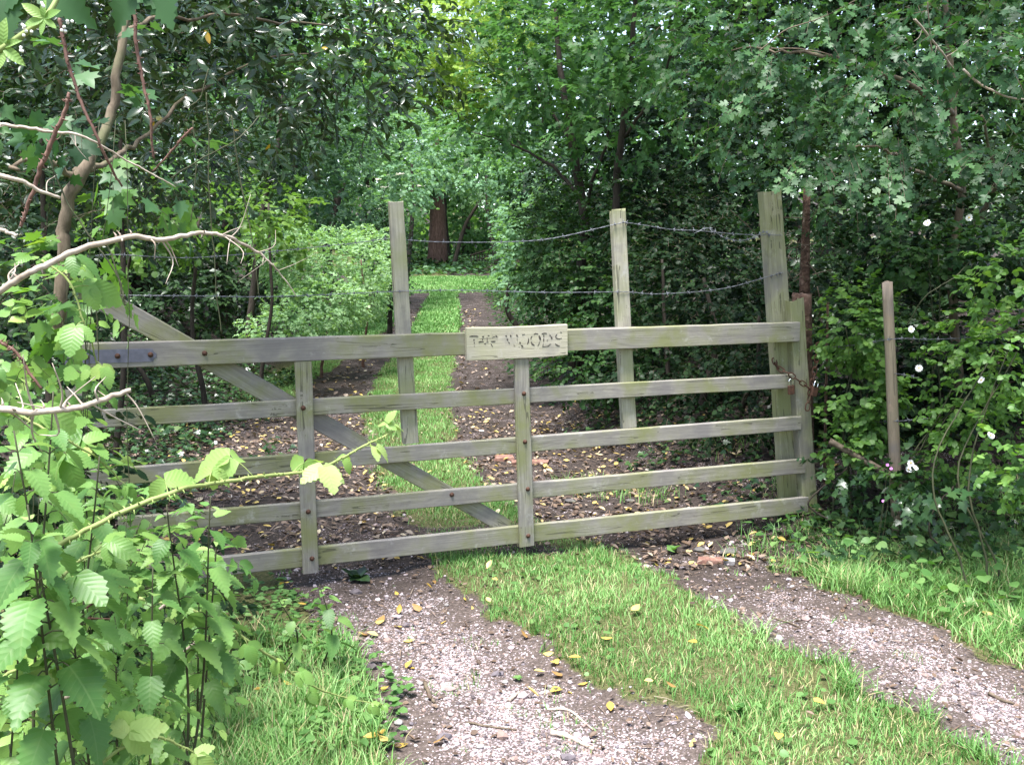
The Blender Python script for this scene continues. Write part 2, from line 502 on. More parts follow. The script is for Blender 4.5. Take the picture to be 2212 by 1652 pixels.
def wood_mat(name, lo, hi, algae, algae_amt=.5, pale=(.42, .41, .38), axis='X'):
    """weathered board, grain along the board's own X"""
    m, nt, out = newmat(name); L = nt.links
    tc = N(nt, "ShaderNodeTexCoord"); oi = N(nt, "ShaderNodeObjectInfo")
    off = N(nt, "ShaderNodeVectorMath", operation='SCALE'); off.inputs[0].default_value = (7.3, 3.1, 5.7); L.new(oi.outputs["Random"], off.inputs["Scale"])
    ad = N(nt, "ShaderNodeVectorMath", operation='ADD'); L.new(tc.outputs["Object"], ad.inputs[0]); L.new(off.outputs[0], ad.inputs[1])
    mp = N(nt, "ShaderNodeMapping"); mp.inputs["Scale"].default_value = (1.1, 26, 26); L.new(ad.outputs[0], mp.inputs[0])
    warp = N(nt, "ShaderNodeTexNoise", Scale=2.2, Detail=2.0); L.new(ad.outputs[0], warp.inputs["Vector"])
    wv = N(nt, "ShaderNodeVectorMath", operation='MULTIPLY_ADD'); wv.inputs[1].default_value = (0, 2.5, 2.5)
    L.new(warp.outputs["Color"], wv.inputs[0]); L.new(mp.outputs[0], wv.inputs[2])
    g = N(nt, "ShaderNodeTexNoise", Scale=2.2, Detail=7.0, Roughness=.7); L.new(wv.outputs[0], g.inputs["Vector"])
    mp2 = N(nt, "ShaderNodeMapping"); mp2.inputs["Scale"].default_value = (3.0, 160, 160); L.new(ad.outputs[0], mp2.inputs[0])
    g2 = N(nt, "ShaderNodeTexNoise", Scale=1.0, Detail=4.0); L.new(mp2.outputs[0], g2.inputs["Vector"])
    gm = math_n(nt, 'ADD', math_n(nt, 'MULTIPLY', g.outputs[0], .6), math_n(nt, 'MULTIPLY', g2.outputs[0], .4))
    col = ramp(nt, gm, [(.3, lo), (.52, tuple((a + b) / 2 for a, b in zip(lo, hi))), (.7, hi)])
    big = N(nt, "ShaderNodeTexNoise", Scale=3.3, Detail=5.0, Roughness=.6); L.new(ad.outputs[0], big.inputs["Vector"])
    fa = math_n(nt, 'MULTIPLY', math_n(nt, 'SUBTRACT', big.outputs[0], .45, clamp=True), 9.0 * algae_amt, clamp=True)
    col = mixc(nt, math_n(nt, 'MULTIPLY', fa, .8), col, algae)
    fg = math_n(nt, 'MULTIPLY', math_n(nt, 'SUBTRACT', .46, big.outputs[0], clamp=True), 8.0, clamp=True)
    col = mixc(nt, math_n(nt, 'MULTIPLY', fg, .6), col, (.15, .135, .14))
    big2 = N(nt, "ShaderNodeTexNoise", Scale=9.0, Detail=6.0, Roughness=.7); L.new(ad.outputs[0], big2.inputs["Vector"])
    fp = math_n(nt, 'MULTIPLY', math_n(nt, 'SUBTRACT', big2.outputs[0], .6, clamp=True), 7.0, clamp=True)
    col = mixc(nt, math_n(nt, 'MULTIPLY', fp, .6), col, pale)
    fd = math_n(nt, 'MULTIPLY', math_n(nt, 'SUBTRACT', .38, big2.outputs[0], clamp=True), 6.0, clamp=True)
    col = mixc(nt, math_n(nt, 'MULTIPLY', fd, .55), col, tuple(c * .45 for c in lo))
    # drying cracks
    mp3 = N(nt, "ShaderNodeMapping"); mp3.inputs["Scale"].default_value = (.5, 11, 11); L.new(ad.outputs[0], mp3.inputs[0])
    vo = N(nt, "ShaderNodeTexNoise", Scale=1.6, Detail=2.0); L.new(mp3.outputs[0], vo.inputs["Vector"])
    cr = math_n(nt, 'MULTIPLY', math_n(nt, 'LESS_THAN', math_n(nt, 'ABSOLUTE', math_n(nt, 'SUBTRACT', vo.outputs[0], .5)), .006), math_n(nt, 'GREATER_THAN', big.outputs[0], .48))
    col = mixc(nt, math_n(nt, 'MULTIPLY', cr, .55), col, (.03, .027, .022))
    pr = N(nt, "ShaderNodeBsdfPrincipled"); pr.inputs["Roughness"].default_value = .85; pr.inputs["Specular IOR Level"].default_value = .25
    L.new(col, pr.inputs["Base Color"])
    h = math_n(nt, 'SUBTRACT', gm, math_n(nt, 'MULTIPLY', cr, .5))
    bm = N(nt, "ShaderNodeBump", Strength=.45, Distance=.004); L.new(h, bm.inputs["Height"]); L.new(bm.outputs[0], pr.inputs["Normal"])
    L.new(pr.outputs[0], out.inputs[0])
    return m

M = {}
M['gate'] = wood_mat('weathered_gate_wood', (.14, .128, .108), (.32, .3, .255), (.175, .185, .07), .65)
M['upright'] = wood_mat('weathered_upright_wood', (.2, .185, .14), (.44, .415, .33), (.24, .25, .12), .6)
M['endpost'] = wood_mat('mossy_post_wood', (.15, .15, .085), (.32, .31, .22), (.19, .205, .085), .65)
M['sign'] = wood_mat('sign_wood', (.29, .265, .2), (.46, .425, .34), (.35, .34, .18), .35, pale=(.5, .46, .42))
M['stake'] = wood_mat('brown_stake_wood', (.15, .115, .08), (.31, .25, .185), (.22, .2, .13), .3, pale=(.36, .27, .2))
M['rotten'] = noise_mat('rotten_wood', [(.3, (.03, .018, .013)), (.55, (.12, .07, .05)), (.75, (.26, .18, .14))], scale=5, stretch=(5, 5, .7), bump=.9, dist=.03)
M['rust'] = noise_mat('rusty_iron', [(.3, (.035, .02, .015)), (.6, (.095, .045, .028)), (.8, (.17, .09, .055))], scale=60, rough=.8, bump=.4, dist=.002)
M['iron'] = noise_mat('grey_iron_strap', [(.3, (.075, .075, .095)), (.6, (.12, .12, .155)), (.8, (.18, .18, .22))], scale=30, rough=.55, bump=.2, dist=.001, spec=.5)
M['wire'] = noise_mat('galvanised_wire', [(.3, (.11, .115, .13)), (.7, (.26, .27, .3))], scale=80, rough=.45, metal=.6, bump=.1, dist=.0005)
M['steel'] = noise_mat('bright_steel', [(.3, (.6, .6, .62)), (.7, (.85, .85, .88))], scale=50, rough=.2, metal=1, bump=0)
M['letter'] = noise_mat('letter_paint', [(.3, (.02, .018, .016)), (.7, (.11, .095, .08))], scale=120, rough=.8, bump=.2, dist=.001)
M['darkstone'] = noise_mat('mossy_dark_stone', [(.3, (.05, .047, .043)), (.55, (.12, .11, .105)), (.8, (.24, .22, .21))], scale=18, rough=.9, bump=.5, dist=.006, second=(9, (.07, .085, .03), .5, 3))
M['bark'] = noise_mat('dark_bark', [(.3, (.018, .014, .01)), (.6, (.05, .04, .03)), (.8, (.09, .075, .055))], scale=9, stretch=(3, 3, .8), bump=.6)
M['barkpale'] = noise_mat('pale_bark', [(.3, (.06, .045, .03)), (.55, (.15, .115, .08)), (.8, (.25, .2, .145))], scale=14, stretch=(2, 2, .7), bump=.5, second=(6, (.1, .11, .05), .5, 4))
M['redwood'] = noise_mat('red_fibrous_bark', [(.3, (.055, .03, .024)), (.55, (.15, .088, .07)), (.8, (.27, .18, .15))], scale=5, stretch=(6, 6, .5), bump=.9, dist=.05)
M['cane_red'] = noise_mat('red_bramble_cane', [(.3, (.06, .03, .022)), (.6, (.15, .08, .06)), (.8, (.27, .19, .14))], scale=25, rough=.6, bump=.2, dist=.002)
M['cane_pale'] = noise_mat('pale_dead_branch', [(.3, (.2, .15, .11)), (.6, (.42, .35, .29)), (.8, (.55, .48, .42))], scale=25, rough=.8, bump=.3, dist=.002)
M['cane_green'] = noise_mat('green_cane', [(.3, (.14, .18, .05)), (.6, (.25, .3, .1)), (.85, (.32, .22, .12))], scale=14, rough=.6, bump=.1, dist=.001)
M['stem'] = noise_mat('green_brown_stem', [(.3, (.03, .035, .018)), (.6, (.065, .068, .034)), (.8, (.09, .06, .042))], scale=20, rough=.7, bump=.1)
M['twig'] = noise_mat('brown_twig', [(.3, (.05, .038, .025)), (.6, (.13, .1, .07)), (.8, (.22, .18, .13))], scale=30, rough=.8, bump=.2, dist=.002)
M['white'] = noise_mat('white_petal', [(.3, (.75, .74, .72)), (.7, (.86, .85, .82))], scale=30, rough=.6, bump=.05)
M['cream'] = noise_mat('cream_blossom', [(.3, (.5, .5, .36)), (.7, (.75, .74, .6))], scale=30, rough=.7, bump=.2)
M['yellowc'] = noise_mat('yellow_stamens', [(.3, (.55, .36, .04)), (.7, (.7, .5, .1))], scale=90, rough=.8, bump=.3)
M['pink'] = noise_mat('pink_petal', [(.3, (.5, .12, .5)), (.7, (.62, .25, .62))], scale=30, rough=.6, bump=.05)
M['brick'] = noise_mat('broken_brick', [(.3, (.1, .05, .04)), (.55, (.22, .12, .09)), (.8, (.32, .22, .18))], scale=25, rough=.9, bump=.6, dist=.006)
M['stone'] = noise_mat('pale_stone', [(.3, (.12, .11, .1)), (.55, (.26, .24, .23)), (.8, (.46, .43, .42))], scale=18, rough=.85, bump=.4, dist=.006)

# leaves: own colours
LM = {}
LM['holly'] = leaf_mat('holly_leaf', [(0, (.012, .028, .01)), (.5, (.022, .05, .014)), (.85, (.04, .08, .018)), (.96, (.05, .1, .02)), (.975, (.42, .28, .03)), (1, (.42, .24, .03))], rough=.27, spec=.6, trans=.12)
LM['laurel'] = leaf_mat('dark_evergreen_leaf', [(0, (.012, .028, .011)), (.6, (.025, .055, .018)), (1, (.05, .09, .03))], rough=.35, spec=.3, trans=.15)
LM['haw'] = leaf_mat('hawthorn_leaf', [(0, (.014, .042, .016)), (.5, (.032, .085, .03)), (.9, (.075, .155, .055)), (1, (.11, .19, .06))], rough=.45, spec=.25, trans=.3)
LM['maple'] = leaf_mat('field_maple_leaf', [(0, (.025, .075, .02)), (.5, (.045, .12, .03)), (1, (.085, .185, .045))], rough=.5, spec=.3, trans=.42, tcol=(.11, .27, .04))
LM['hazel'] = leaf_mat('hazel_leaf', [(0, (.04, .1, .015)), (.5, (.075, .16, .02)), (1, (.13, .23, .03))], rough=.5, spec=.35, trans=.45, tcol=(.15, .3, .03))
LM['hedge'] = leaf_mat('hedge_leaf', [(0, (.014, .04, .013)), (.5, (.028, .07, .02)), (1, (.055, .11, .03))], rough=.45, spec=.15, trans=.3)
LM['shadehedge'] = leaf_mat('shaded_hedge_leaf', [(0, (.007, .017, .007)), (.6, (.014, .033, .012)), (1, (.032, .065, .022))], rough=.42, spec=.12, trans=.22)  # darker copy of the hedge leaf, deep shade put into its colour
LM['rose'] = leaf_mat('rose_leaf', [(0, (.05, .12, .025)), (.5, (.09, .19, .038)), (.9, (.15, .27, .055)), (1, (.2, .28, .06))], rough=.5, spec=.35, trans=.35)
LM['palebr'] = leaf_mat('pale_bramble_leaf', [(0, (.12, .23, .09)), (.5, (.2, .33, .15)), (1, (.3, .43, .22))], rough=.55, spec=.35, trans=.35)
LM['elder'] = leaf_mat('hazy_elder_leaf', [(0, (.07, .155, .075)), (.5, (.12, .235, .115)), (1, (.19, .31, .16))], rough=.55, spec=.35, trans=.35)  # lightened towards pale blue, painting in the haze of distance
LM['ivy'] = leaf_mat('ivy_leaf', [(0, (.012, .032, .012)), (.5, (.024, .06, .02)), (.9, (.045, .09, .03)), (1, (.09, .14, .04))], rough=.3, spec=.4, trans=.12)
LM['far'] = leaf_mat('hazy_far_leaf', [(0, (.07, .16, .06)), (.5, (.11, .22, .08)), (1, (.17, .29, .11))], rough=.6, spec=.3, trans=.4)  # made paler and bluer, distance haze put into the colour
LM['farlit'] = leaf_mat('far_sunlit_leaf', [(0, (.18, .31, .05)), (.5, (.28, .42, .075)), (1, (.38, .5, .11))], rough=.6, spec=.3, trans=.5, tcol=(.32, .45, .05))  # sunlight painted in: lighter, yellower copy of the far leaf
LM['fardark'] = leaf_mat('hazy_far_dark_leaf', [(0, (.024, .065, .03)), (.5, (.045, .105, .045)), (1, (.08, .16, .065))], rough=.6, spec=.3, trans=.3)  # dark far leaf, lifted slightly to paint in haze
LM['nettle'] = leaf_mat('nettle_leaf', [(0, (.05, .13, .03)), (.4, (.11, .24, .06)), (.85, (.22, .36, .1)), (1, (.34, .46, .16))], rough=.45, spec=.35, trans=.4, tcol=(.2, .36, .06), veins=.3, blotch=.1)
LM['bramble'] = leaf_mat('bramble_leaf', [(0, (.055, .14, .03)), (.4, (.12, .25, .055)), (.75, (.22, .37, .09)), (.9, (.34, .46, .12)), (1, (.45, .52, .17))], rough=.42, spec=.35, trans=.4, tcol=(.22, .36, .06), veins=.3, blotch=.15)
LM['shoot'] = leaf_mat('young_bramble_leaf', [(0, (.18, .33, .08)), (.5, (.28, .42, .12)), (1, (.42, .5, .2))], rough=.5, spec=.35, trans=.42, tcol=(.4, .5, .05), veins=.3, blotch=.3)
LM['grassy'] = leaf_mat('grass_blade', [(0, (.06, .15, .03)), (.5, (.12, .265, .06)), (.85, (.22, .37, .115)), (.93, (.3, .29, .11)), (1, (.42, .37, .2))], rough=.5, spec=.3, trans=.35, tcol=(.16, .34, .05))
LM['fallen'] = leaf_mat('fallen_yellow_leaf', [(0, (.3, .17, .06)), (.25, (.48, .31, .06)), (.6, (.56, .39, .08)), (1, (.58, .46, .17))], rough=.5, spec=.4, trans=.2, tcol=(.6, .4, .05), back=.1, blotch=.25)
LM['litter'] = leaf_mat('leaf_litter', [(0, (.05, .03, .02)), (.4, (.13, .085, .055)), (.68, (.2, .145, .11)), (.8, (.27, .22, .17)), (.86, (.42, .3, .08)), (.94, (.48, .36, .11)), (1, (.42, .38, .34))], rough=.6, spec=.4, trans=.05, back=.1)
LM['clover'] = leaf_mat('herb_leaf', [(0, (.05, .13, .03)), (.5, (.09, .19, .05)), (1, (.15, .26, .08))], rough=.5, spec=.35, trans=.3)
LM['peb'] = leaf_mat('pebble', [(0, (.07, .055, .056)), (.2, (.14, .12, .13)), (.35, (.24, .165, .14)), (.6, (.28, .23, .235)), (.88, (.37, .315, .325)), (1, (.55, .5, .51))], rough=.75, spec=.3, trans=0, back=0)
LM['brownleaf'] = leaf_mat('withered_leaf', [(0, (.05, .03, .025)), (1, (.11, .08, .07))], rough=.8, spec=.2, trans=.1)

# ------------------------------------------------------------------ the ground, one sheet
def ground_mat():
    m, nt, out = newmat('woodland_track_ground'); L = nt.links
    tc = N(nt, "ShaderNodeTexCoord")
    at = N(nt, "ShaderNodeAttribute", attribute_name="leafv")
    sp = N(nt, "ShaderNodeSeparateXYZ"); L.new(at.outputs["Vector"], sp.inputs[0])
    n1 = N(nt, "ShaderNodeTexNoise", Scale=5.0, Detail=8.0, Roughness=.7); L.new(tc.outputs["Object"], n1.inputs["Vector"])
    n2 = N(nt, "ShaderNodeTexNoise", Scale=70.0, Detail=5.0, Roughness=.7); L.new(tc.outputs["Object"], n2.inputs["Vector"])
    soil = ramp(nt, n2.outputs[0], [(.3, (.014, .011, .009)), (.52, (.034, .026, .022)), (.7, (.085, .065, .055))])
    soil = mixc(nt, math_n(nt, 'MULTIPLY', math_n(nt, 'SUBTRACT', n1.outputs[0], .5, clamp=True), 3.0, clamp=True), soil, (.075, .056, .05))
    soil = mixc(nt, math_n(nt, 'MULTIPLY', sp.outputs[2], .7, clamp=True), soil, ramp(nt, n2.outputs[0], [(.3, (.045, .034, .029)), (.52, (.1, .077, .066)), (.72, (.21, .17, .155))]))
    def cells(scale, w):
        v = N(nt, "ShaderNodeTexVoronoi", Scale=scale); v.feature = 'F1'
        wr = N(nt, "ShaderNodeVectorMath", operation='MULTIPLY_ADD'); wr.inputs[1].default_value = (w, w, w)
        L.new(n2.outputs["Color"], wr.inputs[0]); L.new(tc.outputs["Object"], wr.inputs[2]); L.new(wr.outputs[0], v.inputs["Vector"])
        return v
    v = cells(150.0, .006)
    sx = N(nt, "ShaderNodeSeparateXYZ"); L.new(v.outputs["Color"], sx.inputs[0])
    gcol = ramp(nt, sx.outputs[0], [(0, (.07, .055, .055)), (.25, (.15, .12, .12)), (.4, (.25, .18, .16)), (.6, (.31, .255, .26)), (.85, (.41, .355, .37)), (1, (.55, .5, .52))])
    edge = math_n(nt, 'MULTIPLY', math_n(nt, 'SUBTRACT', v.outputs["Distance"], .45, clamp=True), 2.5, clamp=True)
    gcol = mixc(nt, math_n(nt, 'MULTIPLY', edge, .8), gcol, (.13, .104, .1))
    gf = math_n(nt, 'GREATER_THAN', math_n(nt, 'ADD', math_n(nt, 'ADD', sp.outputs[1], math_n(nt, 'MULTIPLY', math_n(nt, 'SUBTRACT', n1.outputs[0], .5), 1.6)), math_n(nt, 'MULTIPLY', math_n(nt, 'SUBTRACT', sx.outputs[1], .5), 1.3)), .62)
    col = mixc(nt, gf, soil, gcol)
    gr = ramp(nt, n2.outputs[0], [(.3, (.03, .032, .014)), (.5, (.07, .075, .026)), (.7, (.15, .125, .07))])
    gm = math_n(nt, 'MULTIPLY', math_n(nt, 'SUBTRACT', math_n(nt, 'ADD', sp.outputs[0], math_n(nt, 'MULTIPLY', math_n(nt, 'SUBTRACT', n2.outputs[0], .5), 1.2)), .35), 4.0, clamp=True)
    col = mixc(nt, gm, col, gr)
    pr = N(nt, "ShaderNodeBsdfPrincipled"); pr.inputs["Roughness"].default_value = .9; pr.inputs["Specular IOR Level"].default_value = .2
    L.new(col, pr.inputs["Base Color"])
    h = math_n(nt, 'ADD', n2.outputs[0], math_n(nt, 'MULTIPLY', math_n(nt, 'MULTIPLY', math_n(nt, 'SUBTRACT', 1.0, v.outputs["Distance"]), gf), .8))
    bm = N(nt, "ShaderNodeBump", Strength=.7, Distance=.008); L.new(h, bm.inputs["Height"]); L.new(bm.outputs[0], pr.inputs["Normal"])
    L.new(pr.outputs[0], out.inputs[0])
    return m
M['ground'] = ground_mat()

xs = np.concatenate([[-400, -150, -60, -30, -18, -12], np.arange(-9, -3.4, .25), np.arange(-3.4, 3.6, .035), np.arange(3.6, 9, .25), [12, 18, 30, 60, 150, 400]])
ys = np.concatenate([[-400, -100, -40, -15, -6, -2, 0, 1, 1.8], np.arange(2.4, 7.2, .035), np.arange(7.2, 16, .09), np.arange(16, 50, .35), [52, 56, 62, 70, 85, 100, 130, 200, 400]])
gx, gy = np.meshgrid(xs, ys)
gz = zg(gx, gy)
ga, gv, gt, _ = masks(gx.ravel(), gy.ravel())
gb = MB()
nx, ny = len(xs), len(ys)
ii, jj = np.meshgrid(np.arange(ny - 1), np.arange(nx - 1), indexing='ij')
q = (ii * nx + jj).ravel()
gb.add(np.column_stack([gx.ravel(), gy.ravel(), gz.ravel()]), np.stack([q, q + 1, q + nx + 1, q + nx], -1), np.column_stack([ga, gv, gt * (1 - sm(4.2, 5.6, gy.ravel()))]))
tag(gb.build("ground", M['ground']), kind="structure")

# gravel: pebbles half sunk in the wheel tracks
PH = (1 + 5 ** .5) / 2
ICO_V = nrmz(np.array([[-1, PH, 0], [1, PH, 0], [-1, -PH, 0], [1, -PH, 0], [0, -1, PH], [0, 1, PH], [0, -1, -PH], [0, 1, -PH], [PH, 0, -1], [PH, 0, 1], [-PH, 0, -1], [-PH, 0, 1]], float))
ICO_F = np.array([[0, 11, 5], [0, 5, 1], [0, 1, 7], [0, 7, 10], [0, 10, 11], [1, 5, 9], [5, 11, 4], [11, 10, 2], [10, 7, 6], [7, 1, 8], [3, 9, 4], [3, 4, 2], [3, 2, 6], [3, 6, 8], [3, 8, 9], [4, 9, 5], [2, 4, 11], [6, 2, 10], [8, 6, 7], [9, 8, 1]])

def in_view(x, y, z, pad=60):
    dx = x; dy = y; dz = z - CAMZ
    f = dy * FWD[1] + dz * FWD[2]
    u = dx / np.maximum(f, .01) * FPX + W0 / 2
    v = H0 / 2 - (dy * UPV[1] + dz * UPV[2]) / np.maximum(f, .01) * FPX
    return (f > .1) & (u > -pad) & (u < W0 + pad) & (v > -pad) & (v < H0 + pad)

def scatter(n, x0, x1, y0, y1, prob, pad=900):
    x = rng.uniform(x0, x1, n); y = rng.uniform(y0, y1, n)
    p = prob(x, y)
    k = rng.random(n) < p
    x, y = x[k], y[k]
    z = zg(x, y)
    k = in_view(x, y, z, pad)
    return x[k], y[k], z[k]

def pebbles(name, n, prob, smin, smax, box, label):
    x, y, z = scatter(n, *box, prob)
    k = len(x)
    s = smin * (smax / smin) ** (rng.random(k) ** 2.2)
    V = np.tile(ICO_V, (k, 1, 1)) * (1 + rng.normal(0, .16, (k, 12, 1)))
    a = rng.uniform(0, 6.28, k)
    ca, sa = np.cos(a)[:, None], np.sin(a)[:, None]
    sx, sy, sz = s * rng.uniform(.8, 1.4, k), s * rng.uniform(.6, 1, k), s * rng.uniform(.4, .75, k)
    X, Y, Z = V[..., 0] * sx[:, None], V[..., 1] * sy[:, None], V[..., 2] * sz[:, None]
    V = np.stack([x[:, None] + X * ca - Y * sa, y[:, None] + X * sa + Y * ca, z[:, None] + sz[:, None] * .35 + Z], -1)
    A = np.zeros((k, 12, 3)); A[..., 2] = rng.random(k)[:, None]
    mb = MB()
    mb.add(V.reshape(-1, 3), (ICO_F[None] + (np.arange(k) * 12)[:, None, None]).reshape(-1, 3), A.reshape(-1, 3))
    return tag(mb.build(name, LM['peb'], smooth=False), label, "gravel", kind="stuff")

pebbles("gravel", 85000, lambda x, y: masks(x, y)[1] * (.35 + .6 * sm(.3, .6, vnoise(x, y, 5.5, 77))) + .05 * masks(x, y)[2] * (y < 6), .0028, .0105, (-1.6, 2.8, 2.9, 6.2), "pinkish white and grey gravel pressed into the two wheel tracks")
pebbles("gravel", 2500, lambda x, y: masks(x, y)[1] * .5 + .2 * masks(x, y)[2] * (y < 6.5), .010, .028, (-1.6, 2.8, 2.9, 6.5), "larger loose pale stones scattered over the wheel tracks")

# grass
def grass(name, n, box, prob, hmin, hmax, wid, label, lean=.5, straw=.12, clump=0):
    x, y, z = scatter(n, *box, prob)
    k = len(x)
    h = rng.uniform(hmin, hmax, k) * (.35 + .7 * vnoise(x, y, 4.5, 21) + .55 * vnoise(x, y, 13, 22))
    a = rng.uniform(0, 6.28, k)
    ln = np.abs(rng.normal(lean, .3, k)) * h
    dx, dy = np.cos(a), np.sin(a)
    b = a + rng.normal(1.57, .5, k)
    wx, wy = np.cos(b) * wid * .5 * rng.uniform(.6, 1.3, k), np.sin(b) * wid * .5 * rng.uniform(.6, 1.3, k)
    def pt(t, s):
        return np.stack([x + dx * ln * t ** 1.8 + wx * s, y + dy * ln * t ** 1.8 + wy * s, z - .005 + h * (t - .25 * t * t * (ln / np.maximum(h, 1e-4)))], -1)
    V = np.stack([pt(0, -1), pt(0, 1), pt(.5, -.85), pt(.5, .85), pt(1, 0)], 1)
    F = np.array([[0, 1, 3], [0, 3, 2], [2, 3, 4]])
    r = (.5 * rng.random(k) + .5 * np.clip(1.5 * vnoise(x, y, 1.9, 33) - .25, 0, 1)) * .88
    st = rng.random(k) < straw * (.4 + 1.6 * vnoise(x, y, 2.5, 30))
    r[st] = rng.uniform(.9, 1, st.sum())
    A = np.zeros((k, 5, 3)); A[..., 1] = np.array([0, 0, .5, .5, 1]); A[..., 2] = r[:, None]
    mb = MB()
    mb.add(V.reshape(-1, 3), (F[None] + (np.arange(k) * 5)[:, None, None]).reshape(-1, 3), A.reshape(-1, 3))
    return tag(mb.build(name, LM['grassy']), label, "grass", kind="stuff")

gm = lambda x, y: masks(x, y)[0] * (.38 + .62 * sm(.25, .6, vnoise(x, y, 3.5, 40)))
grass("grass", 170000, (-1.2, 2.6, 2.9, 6.6), lambda x, y: np.maximum(sm(-.06, .1, poly_sd(STRIP, x, y) + (vnoise(x, y, 7, 5) - .5) * .2), masks(x, y)[3] * (np.abs(x - xc(y)) < 1.2)) * gm(x, y), .022, .058, .004, "short bright grass strip between the wheel tracks before the gate")
grass("grass", 150000, (1.0, 4.6, 2.4, 6.3), lambda x, y: masks(x, y)[3] * gm(x, y), .05, .13, .0048, "long tussocky grass on the verge below the hedge", lean=.7, straw=.09)
grass("grass", 40000, (-1.6, .2, 2.9, 4.9), lambda x, y: masks(x, y)[3] * gm(x, y) * (1 - sm(3.9, 4.5, y + .5 * (vnoise(x, y, 3, 17) - .5))), .05, .13, .0045, "grass patch beside the nettles at the track edge", lean=.5, straw=.12)
grass("grass", 130000, (-3.2, .6, 6.4, 16), lambda x, y: masks(x, y)[0] * (.4 + .6 * gm(x, y)), .025, .06, .006, "short grass strip running up the track behind the gate", straw=.03)
grass("grass", 160000, (-5.5, .8, 16, 37), lambda x, y: masks(x, y)[0], .05, .1, .028, "bright mown grass of the far track and ride", straw=.01)
grass("grass", 4000, (.2, 2.6, 5.4, 7.5), lambda x, y: (1 - masks(x, y)[0]) * sm(.5, .7, vnoise(x, y, 2.2, 51)), .05, .14, .005, "sparse thin grass on the bare soil behind the gate", straw=.15)

# leaf litter and clover like herbs
def flat_leaves(name, T, mat, n, box, prob, smin, smax, label, cat, tilt=.3, zoff=(.002, .02), rlo=0, rhi=1):
    x, y, z = scatter(n, *box, prob)
    k = len(x)
    mb = MB()
    a = rng.uniform(0, 6.28, k)
    nm = np.stack([rng.normal(0, tilt, k), rng.normal(0, tilt, k), np.ones(k)], -1)
    leaves(mb, T, np.stack([x, y, z + rng.uniform(*zoff, k)], -1), np.stack([np.cos(a), np.sin(a), 0 * a], -1), nm, rng.uniform(smin, smax, k), rnd=rng.uniform(rlo, rhi, k))
    return tag(mb.build(name, mat), label, cat, kind="stuff")

flat_leaves("leaf_litter", T_DROP, LM['litter'], 10000, (-3.4, 2.2, 5.2, 11), lambda x, y: np.where(poly_sd(STRIP, x, y) > .05, .06, .95) * sm(.1, .5, vnoise(x, y, 1.5, 60) + .3) * (1 - sm(9.5, 11, y)), .025, .058, "brown and yellow leaf litter strewn over the track behind the gate", "leaf litter")
flat_leaves("leaf_litter", T_DROP, LM['litter'], 4500, (-1.6, 2.8, 3.0, 5.8), lambda x, y: .45 * masks(x, y)[2] * (1 - .6 * masks(x, y)[1]) + .02, .012, .035, "small dark leaf crumbs on the soil of the near track", "leaf litter", rlo=0, rhi=.6)
flat_leaves("leaf_litter", T_DROP, LM['litter'], 2500, (-3, .6, 11, 24), lambda x, y: masks(x, y)[2] * .8, .04, .08, "fallen leaves lying along the far wheel tracks", "leaf litter")
flat_leaves("herbs", T_HAZEL, LM['clover'], 3600, (-1.3, 3.2, 3, 6), lambda x, y: masks(x, y)[0] * .5 * sm(.4, .65, vnoise(x, y, 2.8, 71)), .012, .04, "small clover and plantain leaves among the grass", "weeds", tilt=.5, zoff=(.015, .05))
flat_leaves("herbs", T_ROUND, LM['clover'], 2600, (-2.0, -.4, 3.2, 5.0), lambda x, y: (x < xc(y) - 1.35) * .8, .025, .05, "low ground ivy under the nettles", "weeds", tilt=.4, zoff=(.02, .06))

T_TWIG = (np.array([[-.02, 0, 0], [.02, 0, 0], [-.018, .5, .04], [.018, .5, .04], [0, 1, 0]]), np.array([[0, 1, 3], [0, 3, 2], [2, 3, 4]]))
flat_leaves("twig_debris", T_TWIG, LM['litter'], 5000, (-1.8, 3.0, 2.9, 6.2), lambda x, y: .55 * masks(x, y)[2] * sm(.3, .7, vnoise(x, y, 2.2, 88)) + .03, .03, .11, "small broken twigs and straw bits scattered on the near wheel tracks", "twigs", tilt=.12, zoff=(.004, .012), rlo=.1, rhi=.8)
flat_leaves("twig_debris", T_TWIG, LM['litter'], 4000, (-3.2, 2.4, 5.4, 9), lambda x, y: .6 * (1 - masks(x, y)[0]), .05, .16, "small broken twigs on the soil behind the gate", "twigs", tilt=.15, zoff=(.004, .02), rlo=.1, rhi=.7)
grass("grass", 30000, (-1.6, 2.8, 2.9, 5.4), lambda x, y: masks(x, y)[2] * sm(.74, .86, vnoise(x, y, 6.5, 93)) * .5, .015, .045, .004, "little tufts of grass creeping into the gravel", straw=.15)
flat_leaves("herbs", T_HAZEL, LM['clover'], 1500, (1.2, 3.6, 3.6, 6.4), lambda x, y: masks(x, y)[3] * sm(1.5, 2.2, x - xc(y) + .4 * vnoise(x, y, 3, 99)), .03, .075, "broad leaved weeds at the foot of the right hand hedge", "weeds", tilt=.6, zoff=(.03, .14))
def ivy_cover(n, box, prob, size, label, T=T_IVY, mat=None, zhi=.14):
    return flat_leaves("ivy_cover", T, mat or LM['ivy'], n, box, prob, size * .6, size * 1.2, label, "ivy", tilt=.55, zoff=(.01, zhi))
offl = lambda x, y: xc(y) - 1.35 - x
offr = lambda x, y: x - xc(y) - 1.35
ivy_cover(26000, (-6.5, -1.2, 6.0, 13), lambda x, y: sm(.1, .7, offl(x, y) + (vnoise(x, y, 2, 80) - .5) * .8), .06, "dark glossy ivy carpeting the bank left of the track")
ivy_cover(34000, (-.2, 9, 5.0, 13), lambda x, y: sm(.15, .6, offr(x, y) + (vnoise(x, y, 2, 81) - .5) * .9), .055, "dark ivy carpeting the ground under the hedge along the track")
